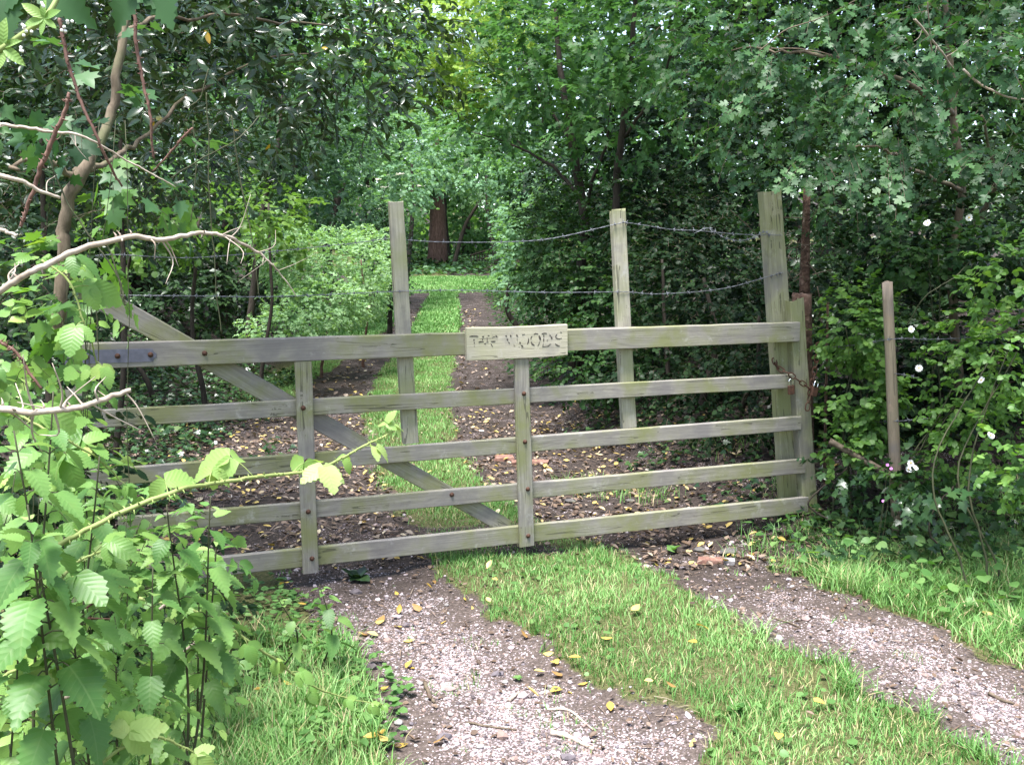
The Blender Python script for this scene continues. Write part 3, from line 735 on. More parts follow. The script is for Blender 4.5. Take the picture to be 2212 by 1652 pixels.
ivy_cover(15000, (-16, 10, 36.5, 62), lambda x, y: sm(36.5, 38, y), .22, "low dark ground cover under the trees beyond the ride", T=T_ROUND, mat=LM['fardark'], zhi=.3)
ivy_cover(9000, (-9, -3, 13, 24), lambda x, y: sm(.4, 1.2, offl(x, y)), .09, "ivy and brambles under the trees left of the far track", T=T_ROUND, mat=LM['hedge'], zhi=.3)
ivy_cover(24000, (-2.5, 4, 12, 31), lambda x, y: sm(-.35, .25, offr(x, y)), .075, "low herbs along the edge of the far track", T=T_ROUND, mat=LM['hedge'], zhi=.3)

# ------------------------------------------------------------------ trees, shrubs and hedges
def lobes_of(spec):
    """(px, py, distance, rx_px, rz_px, depth_m) -> centre, radii"""
    out = []
    for px, py, d, rx, rz, ry in spec:
        out.append((P(px, py, d), np.array([rx * d / FPX, ry, rz * d / FPX])))
    return out

def crown_mesh(name, spec, T, lm, size, cov, parent, k=8, droop=.25, upb=.65, jit=.42, twig_mat=None, twig_r=.0015, Lf=3.0, shell=.45, below=.35, mats_extra=None):
    lob = lobes_of(spec)
    mb = MB()
    la = t_area(T) * size * size * .85
    for c, r in lob:
        area = math.pi * r[0] * r[2]
        n = max(6, int(cov * area / la / k))
        u = nrmz(rng.normal(0, 1, (n, 3)))
        u[:, 1] -= .25; u = nrmz(u)
        rad = shell + (1 - shell) * rng.random(n) ** .6
        lump = .78 + .45 * vnoise(u[:, 0] * 2.1 + u[:, 1] * 1.3 + c[0], u[:, 2] * 2.3 + u[:, 1] + c[2], 1.6, 7)
        o = c + u * (rad * lump)[:, None] * r
        ground = zg(o[:, 0], o[:, 1])
        o[:, 2] = np.maximum(o[:, 2], ground + .05)
        d = nrmz(u * .8 + rng.normal(0, .55, (n, 3)) * np.array([1, 1, .45]) + np.array([0, 0, .05]))
        sprays(mb, T, o, d, u, size * Lf * rng.uniform(.7, 1.3, n), k, size, droop, upb, jit, 0, (1 if twig_mat else None), twig_r)
    return mb.build(name, [lm] + ([twig_mat] if twig_mat else []), parent)

def stems(parent, name, mat, specs, sides=8, rough=.05, wander=.004):
    for pts, r in specs:
        V, F, _ = tube(pts, r, sides=sides, rough=rough, wander=wander, n=6 * len(pts))
        MB().add(V, F).build(name, mat, parent)

def plant(name, cat, label, base, lobes, T, lm, size, cov=3.0, trunks=(), bark='bark', limbs=(), group=None, crown_name='crown', **kw):
    t = thing(name, base, label, cat, group)
    crown_mesh(crown_name, lobes, T, lm, size, cov, t, **kw)
    stems(t, 'trunk' if crown_name == 'crown' else 'stem', M[bark], trunks)
    stems(t, 'branch', M[bark], limbs, sides=6, wander=.01)
    return t

def px3(lst): return [P(*p) for p in lst]
def gbase(px, d):
    p = P(px, 600, d); p[2] = float(zg(p[0], p[1])); return p
def auto_trunk(px, d, top, r0, r1, bend=.15):
    """trunk from the ground up to a pixel, at one distance"""
    b = gbase(px, d); t = P(*top)
    m = (b + t) / 2 + np.array([rng.normal(0, bend), 0, 0])
    return ([b - [0, 0, .1], b * .7 + m * .3, m, t], [r0 * 1.25, r0, (r0 + r1) / 2, r1])

# --- far wood, closing the view behind everything
far_specs = [
    ("tall dark tree standing close behind the hawthorn, filling the top right", 1800, 17, 'shadehedge', [(1750, 60, 17, 330, 260, 2.5), (2150, 150, 15, 300, 330, 2.0), (1950, -250, 17, 450, 250, 2.5)]),
    ("tall dark tree close behind the holly, filling the top left", 200, 16, 'shadehedge', [(150, 50, 16, 300, 260, 2.0), (480, -60, 17, 260, 200, 2), (60, 350, 13, 200, 200, 1.2)]),
    ("tall tree ending the ride, coloured sunlit yellow green between the dark crowns", 960, 52, 'farlit', [(960, 60, 50, 150, 150, 3), (1010, 190, 50, 120, 90, 3), (880, 160, 51, 110, 100, 3)]),
    ("mid green tree behind the elder, left of the brightest far tree", 800, 44, 'far', [(780, 120, 44, 150, 160, 3), (840, 280, 42, 130, 90, 3), (700, 280, 44, 110, 100, 3)]),
    ("pale green tree standing right behind the red barked trunk", 1010, 56, 'far', [(1000, 330, 54, 110, 120, 3), (960, 470, 54, 130, 70, 3), (1060, 470, 56, 90, 80, 3), (1060, 250, 56, 110, 110, 3)]),
    ("dark green tree far behind the right hand hedge of the track", 1180, 48, 'fardark', [(1180, 200, 48, 150, 200, 3), (1150, 420, 46, 100, 120, 3)]),
    ("shadowy tree far back on the left behind the bramble mound", 620, 40, 'fardark', [(620, 200, 40, 170, 220, 3), (600, 420, 38, 150, 130, 2)]),
    ("tree top coloured sunlit yellow, far back above the field maple", 1120, 60, 'farlit', [(1120, 0, 58, 170, 130, 3)]),
    ("broad green tree far back behind the holly", 480, 46, 'far', [(480, 60, 46, 220, 240, 3), (420, 350, 44, 200, 160, 3)]),
    ("dark tree far back behind the hawthorn", 1450, 44, 'fardark', [(1420, 60, 44, 240, 260, 3), (1400, 380, 40, 200, 160, 3)]),
]
for lab, px, d, mt, lob in far_specs:
    top = (px, lob[0][1], d)
    plant('far_tree', 'tree', lab, gbase(px, d), lob, T_ROUND, LM[mt], .26 if d > 30 else .11, cov=2.2 if d > 30 else 3.4, trunks=[auto_trunk(px, d, top, .28, .1)], k=7, Lf=2.4, shell=.3, group="trees of the far wood")

# the distant mass that nobody could count
mb = MB()
n = 46000
x = rng.uniform(-46, 46, n); y = rng.uniform(60, 74, n); z = zbase(y) + 24 * rng.random(n) * (.75 + .5 * vnoise(x, 0 * x, .15, 91))
u = nrmz(rng.normal(0, 1, (n, 3)) + [0, -1.0, .6])
leaves(mb, T_ROUND, np.stack([x, y, z], -1), nrmz(rng.normal(0, 1, (n, 3))), u, rng.uniform(.35, .7, n), rnd=np.clip(vnoise(x, z, .35, 92) * .7 + rng.random(n) * .3, 0, 1))
tag(mb.build("woodland", LM['far']), "far green wood closing the view behind all the trees", "woodland", kind="stuff")

# red trunk at the end of the track
tb = G(945, 574)
D = tb[1]
t = thing('redwood_tree', tb, "tree with thick straight red brown trunk at the end of the track", 'tree')
V, F, _ = tube([P(944, 580, D), P(945, 565, D), P(946, 510, D), P(945, 460, D), P(944, 380, D), P(943, 300, D)], [.6, .48, .4, .36, .28, .12], n=40, sides=18, rough=.03)
MB().add(V, F).build('trunk', M['redwood'], t)
crown_mesh('crown', [(900, 370, D - 1, 90, 50, 1.2), (990, 360, D - 1, 90, 50, 1.2), (945, 300, D, 90, 60, 1.5)], T_ROUND, LM['fardark'], .2, 1.3, t, k=8, droop=.5)
plant('ivy_mound', 'ivy', "dark ivy heaped round the foot of the red brown trunk", gbase(960, D - 1), [(945, 585, D - 1.2, 55, 14, .6), (1010, 582, D - 1.0, 40, 10, .6), (900, 585, D - .5, 40, 12, .6)], T_ROUND, LM['shadehedge'], .14, cov=4, crown_name='foliage')
# slanting thin tree right of it
plant('slanting_tree', 'tree', "thin slanting tree just right of the red brown trunk", gbase(985, D - 2), [(1040, 390, D - 2, 60, 50, 1.5)], T_ROUND, LM['far'], .2, cov=2.2, trunks=[(px3([(978, 585, D - 2), (992, 530, D - 2), (1010, 480, D - 2), (1040, 430, D - 2)]), [.11, .09, .08, .05])])
# low far fence
fb = G(1055, 590)
f = thing('picket_fence', fb, "low dark picket fence in the shade far behind the ride", 'fence')
for k in range(14):
    p = P(1018 + k * 6, 590, D - 1); p[2] = float(zg(p[0], p[1])) 
    V, F, _ = tube([p, p + [0, 0, .3], p + [0, 0, .62]], .025, n=3, sides=4)
    MB().add(V, F).build('picket', M['bark'], f, smooth=False)
a, b = P(1015, 590, D - 1), P(1100, 590, D - 1)
for hh in (.2, .5):
    V, F, _ = tube([a * [1, 1, 0] + [0, 0, float(zg(a[0], a[1])) + hh], b * [1, 1, 0] + [0, 0, float(zg(b[0], b[1])) + hh]], .03, n=3, sides=4)
    MB().add(V, F).build('rail', M['bark'], f, smooth=False)

# --- middle distance
def flowers_flat(parent, spots, r=.09):
    for px, py, d in spots:
        c = P(px, py, d)
        mb = MB()
        for _ in range(26):
            o = c + np.array([rng.normal(0, r * .5), rng.normal(0, r * .4), rng.normal(0, r * .12)])
            mb.add(ICO_V * r * .22 * [1, 1, .5] + o, ICO_F)
        mb.build('flower_cluster', M['cream'], parent, smooth=False)

elder = plant('elder_shrub', 'shrub', "elder in flower with flat cream blossom heads, left behind the tallest post", gbase(820, 24), [(830, 400, 24, 100, 75, 1.8), (880, 340, 27, 100, 80, 2), (800, 470, 21, 55, 60, 1.2)], T_ROUND, LM['elder'], .1, cov=3, trunks=[auto_trunk(800, 23, (830, 400, 24), .09, .04), auto_trunk(870, 26, (890, 350, 27), .08, .04)], k=9, Lf=2.6)
flowers_flat(elder, [(866, 376, 22.6), (850, 379, 22.5), (817, 388, 22.5), (828, 405, 22.4), (800, 455, 20.2), (816, 452, 20.2), (786, 402, 22.6), (905, 402, 24.8)])
plant('shrub', 'shrub', "pale leaved shrub arching over the track above the red brown trunk", gbase(1075, 39), [(960, 380, 39.5, 110, 32, 1.2), (1050, 390, 39, 60, 40, 1.2), (930, 300, 40, 90, 50, 1.5)], T_ROUND, LM['elder'], .13, cov=2.4, trunks=[auto_trunk(1075, 39, (1050, 380, 39), .1, .05)])
plant('shrub', 'shrub', "dark shrub beyond the bramble mound, left of the elder", gbase(690, 20), [(690, 360, 20, 120, 90, 1.5), (640, 280, 21, 120, 80, 1.5), (740, 440, 19, 70, 50, 1.0), (740, 260, 24, 110, 90, 1.5)], T_ROUND, LM['fardark'], .08, cov=3, trunks=[auto_trunk(745, 19, (740, 390, 20), .12, .08), auto_trunk(640, 20, (640, 280, 21), .1, .06)], k=9)
plant('bramble_mound', 'brambles', "big pale green bramble mound in the light left of the track", gbase(720, 13), [(740, 590, 13.5, 115, 95, 1.2), (650, 560, 13, 90, 75, 1.0), (800, 555, 15, 55, 65, .9), (690, 660, 12.2, 110, 55, .8), (600, 520, 12.5, 60, 50, .8), (620, 710, 11.5, 90, 45, .6), (780, 650, 13.5, 60, 45, .7)], T_ROUND, LM['palebr'], .036, cov=3.2, k=7, Lf=2.2, crown_name='foliage', shell=.6, trunks=[auto_trunk(690, 13, (690, 600, 13), .02, .01), auto_trunk(780, 14, (780, 560, 14), .02, .01)], bark='cane_red')
plant('shrub', 'shrub', "dark evergreen bush hugging the right end of the bramble mound", gbase(840, 17), [(838, 540, 17, 40, 90, .8), (850, 600, 16.5, 30, 50, .6)], T_SIMPLE, LM['shadehedge'], .08, cov=4, crown_name='foliage', trunks=[auto_trunk(840, 17, (840, 560, 17), .05, .03)])
plant('sapling', 'tree', "slim dark stemmed sapling left of the bramble mound", gbase(545, 12), [(575, 330, 12, 80, 60, .7)], T_HAZEL, LM['shadehedge'], .08, cov=1.4, trunks=[(px3([(536, 770, 12), (548, 640, 12), (556, 520, 12), (575, 410, 12), (595, 320, 12), (610, 200, 12)]), [.05, .045, .042, .035, .028, .015])])
plant('hazel_shrub', 'shrub', "bright leaved hazel behind the hinge end of the gate", gbase(400, 9.5), [(430, 470, 9.5, 190, 70, .8), (300, 500, 9, 110, 70, .6), (580, 440, 10.5, 90, 55, .6), (610, 510, 11, 60, 50, .5), (260, 430, 9.5, 110, 60, .6)], T_HAZEL, LM['hazel'], .055, cov=2.3, trunks=[auto_trunk(440, 9.8, (430, 470, 9.5), .03, .015), auto_trunk(330, 9.4, (300, 500, 9), .025, .012), auto_trunk(545, 10.6, (580, 440, 10.5), .025, .012)], k=9, droop=.15, upb=.85, crown_name='foliage', twig_mat=M['twig'])
plant('evergreen_shrub', 'shrub', "dense dark evergreen behind the hazel on the left bank", gbase(300, 14), [(330, 420, 14, 330, 200, 1.5), (120, 560, 10, 160, 220, 1.0), (520, 560, 15, 130, 110, 1.0), (330, 640, 13, 240, 90, 1.0)], T_SIMPLE, LM['laurel'], .1, cov=2.6, trunks=[auto_trunk(300, 14, (330, 420, 14), .12, .06), auto_trunk(480, 14.5, (500, 420, 14.5), .1, .05)], k=8, crown_name='foliage')

# right side of the track
plant('hedge_bush', 'bush', "pale leaved bush at the far end of the right hand hedge", gbase(1120, 16), [(1135, 560, 16, 55, 95, .8), (1115, 490, 19, 40, 75, .8), (1150, 470, 15, 60, 70, .7), (1120, 625, 15, 35, 35, .5)], T_ROUND, LM['elder'], .07, cov=3.4, crown_name='foliage', trunks=[auto_trunk(1140, 16, (1120, 560, 16), .05, .03)], k=7)
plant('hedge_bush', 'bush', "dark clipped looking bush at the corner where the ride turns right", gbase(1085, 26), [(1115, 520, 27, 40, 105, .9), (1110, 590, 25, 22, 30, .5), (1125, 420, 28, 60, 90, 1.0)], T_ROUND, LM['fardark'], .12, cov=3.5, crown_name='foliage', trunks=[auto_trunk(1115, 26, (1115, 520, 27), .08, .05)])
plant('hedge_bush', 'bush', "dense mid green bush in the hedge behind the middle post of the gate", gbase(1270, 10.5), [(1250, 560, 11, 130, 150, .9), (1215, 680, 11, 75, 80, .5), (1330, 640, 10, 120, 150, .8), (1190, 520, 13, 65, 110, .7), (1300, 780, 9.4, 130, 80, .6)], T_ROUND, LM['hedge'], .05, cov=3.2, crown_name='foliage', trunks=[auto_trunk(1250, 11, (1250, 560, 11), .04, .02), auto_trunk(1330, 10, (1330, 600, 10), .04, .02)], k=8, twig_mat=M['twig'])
plant('hedge_bush', 'bush', "shady bush behind the latch end of the gate", gbase(1560, 8.0), [(1520, 600, 8.6, 190, 170, .7), (1650, 720, 7.6, 150, 150, .5), (1480, 780, 8.3, 170, 110, .5), (1600, 880, 7.2, 160, 90, .4), (1420, 470, 9.5, 140, 110, .7)], T_ROUND, LM['shadehedge'], .045, cov=1.5, crown_name='foliage', trunks=[auto_trunk(1520, 8.4, (1520, 600, 8.6), .03, .015), auto_trunk(1600, 7.8, (1640, 680, 7.6), .025, .012), auto_trunk(1450, 8.6, (1430, 560, 8.8), .025, .012)], k=7, twig_mat=M['twig'], twig_r=.002)
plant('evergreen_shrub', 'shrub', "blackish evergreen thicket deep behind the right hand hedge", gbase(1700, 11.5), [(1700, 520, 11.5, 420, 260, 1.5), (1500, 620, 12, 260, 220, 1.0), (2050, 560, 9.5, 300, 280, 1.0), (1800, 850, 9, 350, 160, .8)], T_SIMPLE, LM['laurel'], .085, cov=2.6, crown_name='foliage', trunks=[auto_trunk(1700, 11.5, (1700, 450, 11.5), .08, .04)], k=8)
plant('field_maple', 'tree', "field maple with bright layered leaves leaning over the track behind the middle post", gbase(1230, 11), [(1230, 110, 10.5, 200, 130, 1.1), (1330, 240, 10, 150, 110, .9), (1130, 60, 11.5, 110, 100, .9), (1060, 272, 11.5, 130, 24, .6), (1160, 200, 11, 130, 70, .8), (1400, 60, 9.5, 150, 130, .8), (1360, -180, 10.5, 260, 150, 1.4), (1120, 330, 11.5, 120, 40, .6)], T_MAPLE, LM['maple'], .07, cov=1.9,
      trunks=[(px3([(1240, 800, 11), (1248, 640, 11), (1262, 500, 11), (1255, 420, 11), (1235, 300, 10.8), (1215, 180, 10.8), (1200, 20, 10.8)]), [.07, .06, .055, .05, .042, .035, .02]), (px3([(1340, 800, 10.4), (1335, 600, 10.4), (1330, 440, 10.4), (1345, 300, 10.2), (1365, 120, 10), (1375, -40, 10)]), [.05, .045, .04, .035, .028, .02])],
      limbs=[(px3([(1255, 420, 11), (1190, 360, 11.2), (1120, 320, 11.4), (1020, 285, 11.5)]), [.025, .018, .012, .005]), (px3([(1235, 300, 10.8), (1180, 230, 11), (1130, 110, 11.3)]), [.022, .016, .008]), (px3([(1345, 300, 10.2), (1420, 190, 9.8), (1460, 80, 9.5)]), [.02, .015, .006]), (px3([(1262, 470, 11), (1300, 340, 10.5), (1320, 220, 10.2)]), [.022, .016, .008])], k=9, droop=.12, upb=.88, jit=.3, Lf=3.2, twig_mat=M['twig'], twig_r=.002)
plant('shrub', 'shrub', "shaded green undergrowth between the field maple stems", gbase(1320, 13), [(1280, 400, 13, 150, 120, 1.0), (1420, 330, 12, 160, 160, 1.0), (1180, 420, 15, 80, 80, .8), (1560, 300, 11, 200, 220, 1.0)], T_ROUND, LM['shadehedge'], .065, cov=2.4, crown_name='foliage', trunks=[auto_trunk(1300, 13, (1290, 400, 13), .03, .02)], k=8)
haw = plant('hawthorn_tree', 'tree', "hawthorn hanging its lobed leaves over the latch end of the gate", gbase(2000, 6.6), [(1720, 110, 6.0, 230, 140, .7), (1560, 60, 6.6, 170, 110, .7), (1980, 170, 5.2, 240, 110, .6), (1880, 290, 5.4, 170, 60, .35), (1660, 260, 6.0, 170, 70, .5), (1520, 190, 7.0, 120, 110, .5), (1750, -330, 7.2, 420, 220, 1.5), (2250, -250, 6.0, 380, 330, 1.3), (2120, 60, 4.8, 160, 120, .5), (1840, 20, 5.6, 220, 70, .6), (1800, 400, 7, 220, 80, .5), (2110, 330, 5.6, 110, 70, .35)], T_HAW, LM['haw'], .052, cov=1.35,
      trunks=[(px3([(2075, 900, 6.7), (2070, 720, 6.7), (2064, 560, 6.7), (2080, 420, 6.7), (2060, 250, 6.6), (2040, -20, 6.5)]), [.04, .034, .03, .028, .024, .02])],
      limbs=[(px3([(2064, 560, 6.7), (2120, 460, 6.5), (2150, 380, 6.3), (2120, 250, 6)]), [.02, .016, .012, .008]), (px3([(2060, 250, 6.6), (1960, 180, 6), (1820, 130, 5.6), (1700, 120, 5.8), (1580, 110, 6)]), [.02, .016, .012, .008, .004]),
             (px3([(2080, 420, 6.7), (1980, 370, 6.2), (1900, 330, 5.6), (1830, 320, 5.4)]), [.016, .012, .008, .004])], bark='barkpale', k=8, droop=.35, upb=.6, Lf=3.0, twig_mat=M['twig'], twig_r=.0018)
# its hanging sprays, drawn out one by one
mb = MB()
hang = [(1945, 300, 4.9, 1950, 400), (1960, 250, 4.9, 1990, 300), (1735, 330, 5.3, 1700, 380), (1780, 340, 5.3, 1800, 395), (1830, 330, 5.2, 1850, 390), (1640, 200, 5.4, 1560, 215), (1660, 130, 5.4, 1650, 170), (1880, 170, 4.7, 1860, 215), (1930, 130, 4.7, 2000, 160), (2000, 230, 4.7, 2020, 275), (1940, 345, 4.85, 1950, 415), (1925, 340, 4.9, 1905, 385), (2140, 320, 4.8, 2080, 330), (2190, 330, 4.8, 2150, 350)]
for px, py, d, qx, qy in hang:
    a, b = P(px, py, d), P(qx, qy, d - .25)
    for _ in range(3):
        o = a + rng.normal(0, .02, 3)
        dv = b - o + rng.normal(0, .03, 3)
        Ln = np.linalg.norm(dv)
        sprays(mb, T_HAW, o[None], nrmz(dv)[None], np.array([[-.2, -.9, .35]]), Ln * 1.1, 8, .05, .2, .35, .35, 0, 1, .0018)
mb.build('hanging_spray', [LM['haw'], M['twig']], haw)

# hedge to the right of the gate
rosespec = [
    ("rose bush with white blooms beside the brown stake", 2010, 5.5, [(2085, 830, 5.5, 90, 130, .3), (2115, 930, 5.2, 100, 110, .3), (2035, 985, 5.4, 45, 60, .2), (2085, 720, 5.7, 85, 70, .25)], 'rose', .034),
    ("light leaved rose briar at the outer end of the hedge", 2180, 4.7, [(2170, 760, 4.9, 90, 120, .3), (2180, 600, 5.0, 90, 100, .3), (2190, 980, 4.6, 60, 120, .3)], 'rose', .034),
    ("low bramble between the latch post and the brown stake", 1850, 5.9, [(1850, 700, 6.0, 90, 100, .3), (1860, 850, 5.9, 90, 90, .25), (1830, 960, 5.8, 60, 70, .2), (1890, 900, 5.8, 50, 90, .2), (1880, 720, 5.9, 40, 100, .2), (1960, 1025, 5.35, 50, 30, .1)], 'rose', .036),
    ("twiggy briar above the barbed wire stake with two open white roses", 2010, 5.9, [(2000, 540, 5.9, 100, 70, .3), (2090, 540, 5.8, 100, 60, .3), (1930, 560, 6.0, 80, 50, .25)], 'hedge', .036),
]
roses = []
for lab, px, d, lob, mt, s in rosespec:
    roses.append(plant('rose_bush' if 'bramble' not in lab else 'bramble_bush', 'bush', lab, gbase(px, d), lob, T_HAZEL, LM[mt], s, cov=2.6 if 'bramble' in lab else 1.9, crown_name='foliage', k=7, Lf=2.4, droop=.15, upb=.6, jit=.35, twig_mat=M['stem'], twig_r=.0013,
                       trunks=[auto_trunk(px + dx, d, (lob[0][0] + dx * .6, lob[0][1], lob[0][2]), .006, .003) for dx in (-40, 10, 45)], bark='stem'))
plant('shrub', 'shrub', "dark leafy hedge core behind the rose bushes and stake", gbase(2050, 6.8), [(2050, 800, 6.8, 240, 300, .4), (1850, 800, 7.0, 160, 260, .4), (2150, 480, 6.4, 140, 160, .5), (1960, 480, 7.2, 160, 120, .5)], T_ROUND, LM['shadehedge'], .05, cov=2.4, crown_name='foliage', trunks=[auto_trunk(2050, 6.8, (2050, 800, 6.8), .03, .02)], k=8, twig_mat=M['twig'])
plant('ivy_clump', 'ivy', "broad dark ivy leaves tumbling to the verge under the rose bushes", gbase(2080, 5.2), [(2060, 1060, 5.0, 90, 50, .2), (2150, 1110, 4.7, 70, 50, .2), (1980, 1040, 5.3, 60, 40, .2)], T_IVY, LM['ivy'], .06, cov=2.0, crown_name='foliage', k=5, trunks=[auto_trunk(2080, 5.1, (2060, 1050, 5.0), .006, .004)])
plant('ivy_clump', 'ivy', "ivy patch at the foot of the fallen stick", gbase(1830, 5.7), [(1830, 1010, 5.7, 60, 40, .15), (1900, 1060, 5.5, 60, 40, .15), (1965, 1045, 5.3, 60, 45, .12)], T_IVY, LM['ivy'], .05, cov=2.8, crown_name='foliage', k=5, trunks=[auto_trunk(1830, 5.7, (1830, 1010, 5.7), .006, .004)])

def flower(parent, c, r, pet='white', face=(-.25, -.9, .35), centre=True):
    n = nrmz(np.array(face) + rng.normal(0, .2, 3))
    u = nrmz(np.cross(n, [0, 0, 1.0])); w = np.cross(n, u)
    mb = MB()
    a0 = rng.uniform(0, 1.2)
    for k in range(5):
        a = a0 + k * 2 * math.pi / 5
        y = math.cos(a) * u + math.sin(a) * w
        T = fan_leaf([(0, .05), (.22, .3), (.48, .7), (.4, .95), (.15, 1.02), (0, .9)], centre=(0, .55), fold=.15, curve=-.15)
        leaves(mb, T, np.array([c]), y[None], n[None], r)
    f = mb.build('flower', M[pet], parent)
    if centre:
        MB().add(ICO_V * r * .26 * [1, 1, 1] + c + n * r * .08, ICO_F).build('flower_centre', M['yellowc'], f)
for px, py, d, i in [(2003, 482, 5.3, 3), (2093, 470, 5.25, 3), (1968, 711, 5.35, 0), (1985, 795, 5.3, 0), (2120, 821, 4.95, 0), (1968, 1000, 5.15, 0), (1976, 1010, 5.15, 0), (1962, 1014, 5.12, 0), (2140, 940, 4.7, 1)]:
    flower(roses[i], P(px, py, d), .019, face=(rng.uniform(-.8, .3), -.7, rng.uniform(.1, .9)))
hr = thing('herb_robert', gbase(1930, 5.3), "tiny pink flowers on thin stems below the fallen stick", 'flower')
for px, py in [(1917, 1004), (1908, 1082), (1925, 1012)]:
    c = P(px, py, 5.1); flower(hr, c, .008, 'pink', centre=False)
    b = gbase(px, 5.15); V, F, _ = tube([b, (b + c) / 2 + [.01, 0, 0], c], [.0015, .001], n=6, sides=4); MB().add(V, F).build('stem', M['stem'], hr)

plant('rose_bush', 'bush', "outermost leafy hedge bush running off the picture's right edge", gbase(2500, 4.8), [(2480, 800, 4.9, 190, 330, .45), (2800, 850, 4.6, 220, 360, .5), (2650, 350, 5.2, 260, 250, .6), (3150, 700, 5.0, 250, 450, .6)], T_HAZEL, LM['hedge'], .05, cov=2.0, crown_name='foliage', k=7, Lf=2.4, trunks=[auto_trunk(2500, 4.9, (2480, 800, 4.9), .01, .006), auto_trunk(2800, 4.6, (2800, 850, 4.6), .01, .006)], bark='stem', twig_mat=M['twig'])
# the holly, its trunk and its crown reaching over the gate
plant('holly_tree', 'tree', "holly with pale trunk and glossy dark leaves arching over the left of the gate", gbase(120, 3.4), [(640, 70, 5.0, 260, 120, .8), (840, 120, 5.2, 150, 90, .6), (430, 110, 4.4, 210, 130, .7), (570, 250, 5.0, 160, 90, .5), (720, 210, 5.4, 140, 70, .5), (940, 20, 5.4, 70, 40, .3), (440, 320, 5.0, 150, 90, .5), (900, 200, 5.6, 90, 40, .3), (500, -110, 5, 450, 130, 1.0), (150, -150, 4.2, 300, 250, .8)], T_LAUREL, LM['holly'], .062, cov=1.55,
      trunks=[(px3([(120, 760, 3.3), (128, 560, 3.3), (140, 470, 3.3), (158, 380, 3.3), (215, 300, 3.35), (236, 200, 3.4), (258, 80, 3.45), (300, -60, 3.6)]), [.026, .023, .021, .024, .017, .016, .015, .012])],
      limbs=[(px3([(165, 365, 3.3), (230, 330, 3.6), (330, 260, 4.2), (480, 160, 4.6), (700, 110, 5)]), [.012, .01, .008, .006, .003]), (px3([(258, 80, 3.45), (400, 30, 4.2), (620, 40, 4.8), (850, 80, 5.2)]), [.009, .007, .006, .003]), (px3([(160, 375, 3.3), (90, 330, 3.2), (20, 360, 3.1)]), [.011, .009, .006])],
      bark='barkpale', k=9, droop=.3, upb=.6, jit=.45, Lf=2.6, twig_mat=M['stem'], twig_r=.002)
plant('evergreen_shrub', 'shrub', "dark tangled evergreen behind the pale holly trunk", gbase(100, 5.0), [(110, 260, 5.4, 210, 260, .7), (300, 330, 6.2, 170, 170, .6), (60, 520, 4.4, 120, 160, .5), (250, 120, 5.8, 220, 160, .6)], T_LAUREL, LM['laurel'], .06, cov=1.8, crown_name='foliage', trunks=[auto_trunk(60, 4.6, (90, 260, 5), .02, .012), auto_trunk(200, 5.2, (260, 300, 5.6), .02, .012)], k=8, twig_mat=M['twig'], twig_r=.002)

# ------------------------------------------------------------------ the gate
GA, GB_ = np.array([-1.99, 4.60, 0]), np.array([1.80, 5.97, 0])
gX = nrmz(GB_ - GA)
gN = np.array([gX[1], -gX[0], 0])           # towards the camera
def gp(px, py, off=0.0):
    """the point of the gate's plane (moved off metres towards the camera) seen at that spot of the photograph"""
    r = ray(px, py)
    t = np.dot(GA + gN * off - CAM, gN) / np.dot(r, gN)
    return CAM + r * t

gate_loc = np.array([gp(180, 1290)[0], gp(180, 1290)[1], float(zg(gp(180, 1290)[0], gp(180, 1290)[1]))])
gate = thing('field_gate', gate_loc, "wooden five bar field gate with a diagonal brace, closed across the track", 'gate')

def board(name, p0, p1, w0, w1, th, mat, parent, ragged=0.0, rl=None):
    """sawn board whose FRONT face centre line runs p0 -> p1; width in the plane of the gate"""
    X = nrmz(p1 - p0); Y = nrmz(np.cross(np.cross(X, -gN), X)); Z = np.cross(X, Y)
    Ln = np.linalg.norm(p1 - p0)
    n = max(8, int(Ln / .12)); c = .004
    V = []
    bow = rng.normal(0, .002)
    for i in range(n + 1):
        t = i / n
        h = (w0 * (1 - t) + w1 * t) / 2 * (1 + rng.normal(0, .006))
        e = bow * math.sin(math.pi * t)
        sec = [(0, -h + c), (c, -h), (th - c, -h), (th, -h + c), (th, h - c), (th - c, h), (c, h), (0, h - c)]
        for k, (yy, zz) in enumerate(sec):
            xx = Ln * t
            if ragged and i == n: xx -= abs(rng.normal(0, ragged))
            V.append((xx, yy + rng.normal(0, .0006), zz + e + rng.normal(0, .0008)))
    F = []
    for i in range(n):
        for k in range(8):
            a = i * 8 + k; b = i * 8 + (k + 1) % 8
            F.append([a, b, b + 8, a + 8])
    e0 = [[0, 1, 2, 3, 4, 5, 6, 7][::-1], [n * 8 + k for k in range(8)]]
    me = mesh_np(name, np.array(V), [np.array(F), np.array(e0)], smooth=False, attr=np.zeros((len(V), 3)))
    me.materials.append(mat)
    o = bpy.data.objects.new(name, me); COL.objects.link(o)
    if parent is not None: o.parent = parent
    R = Matrix(((X[0], Y[0], Z[0]), (X[1], Y[1], Z[1]), (X[2], Y[2], Z[2]))).to_4x4()
    rl = root_loc(parent) if parent is not None else np.zeros(3)
    o.matrix_basis = Matrix.Translation(Vector(p0 - rl)) @ R
    return o

def rail(name, a, b, off, th, mat=None, parent=gate, **kw):
    """a, b: (px, top py, bottom py) at the two ends"""
    t0, b0 = gp(a[0], a[1], off), gp(a[0], a[2], off)
    t1, b1 = gp(b[0], b[1], off), gp(b[0], b[2], off)
    return board(name, (t0 + b0) / 2, (t1 + b1) / 2, abs(t0[2] - b0[2]), abs(t1[2] - b1[2]), th, mat or M['gate'], parent, **kw)

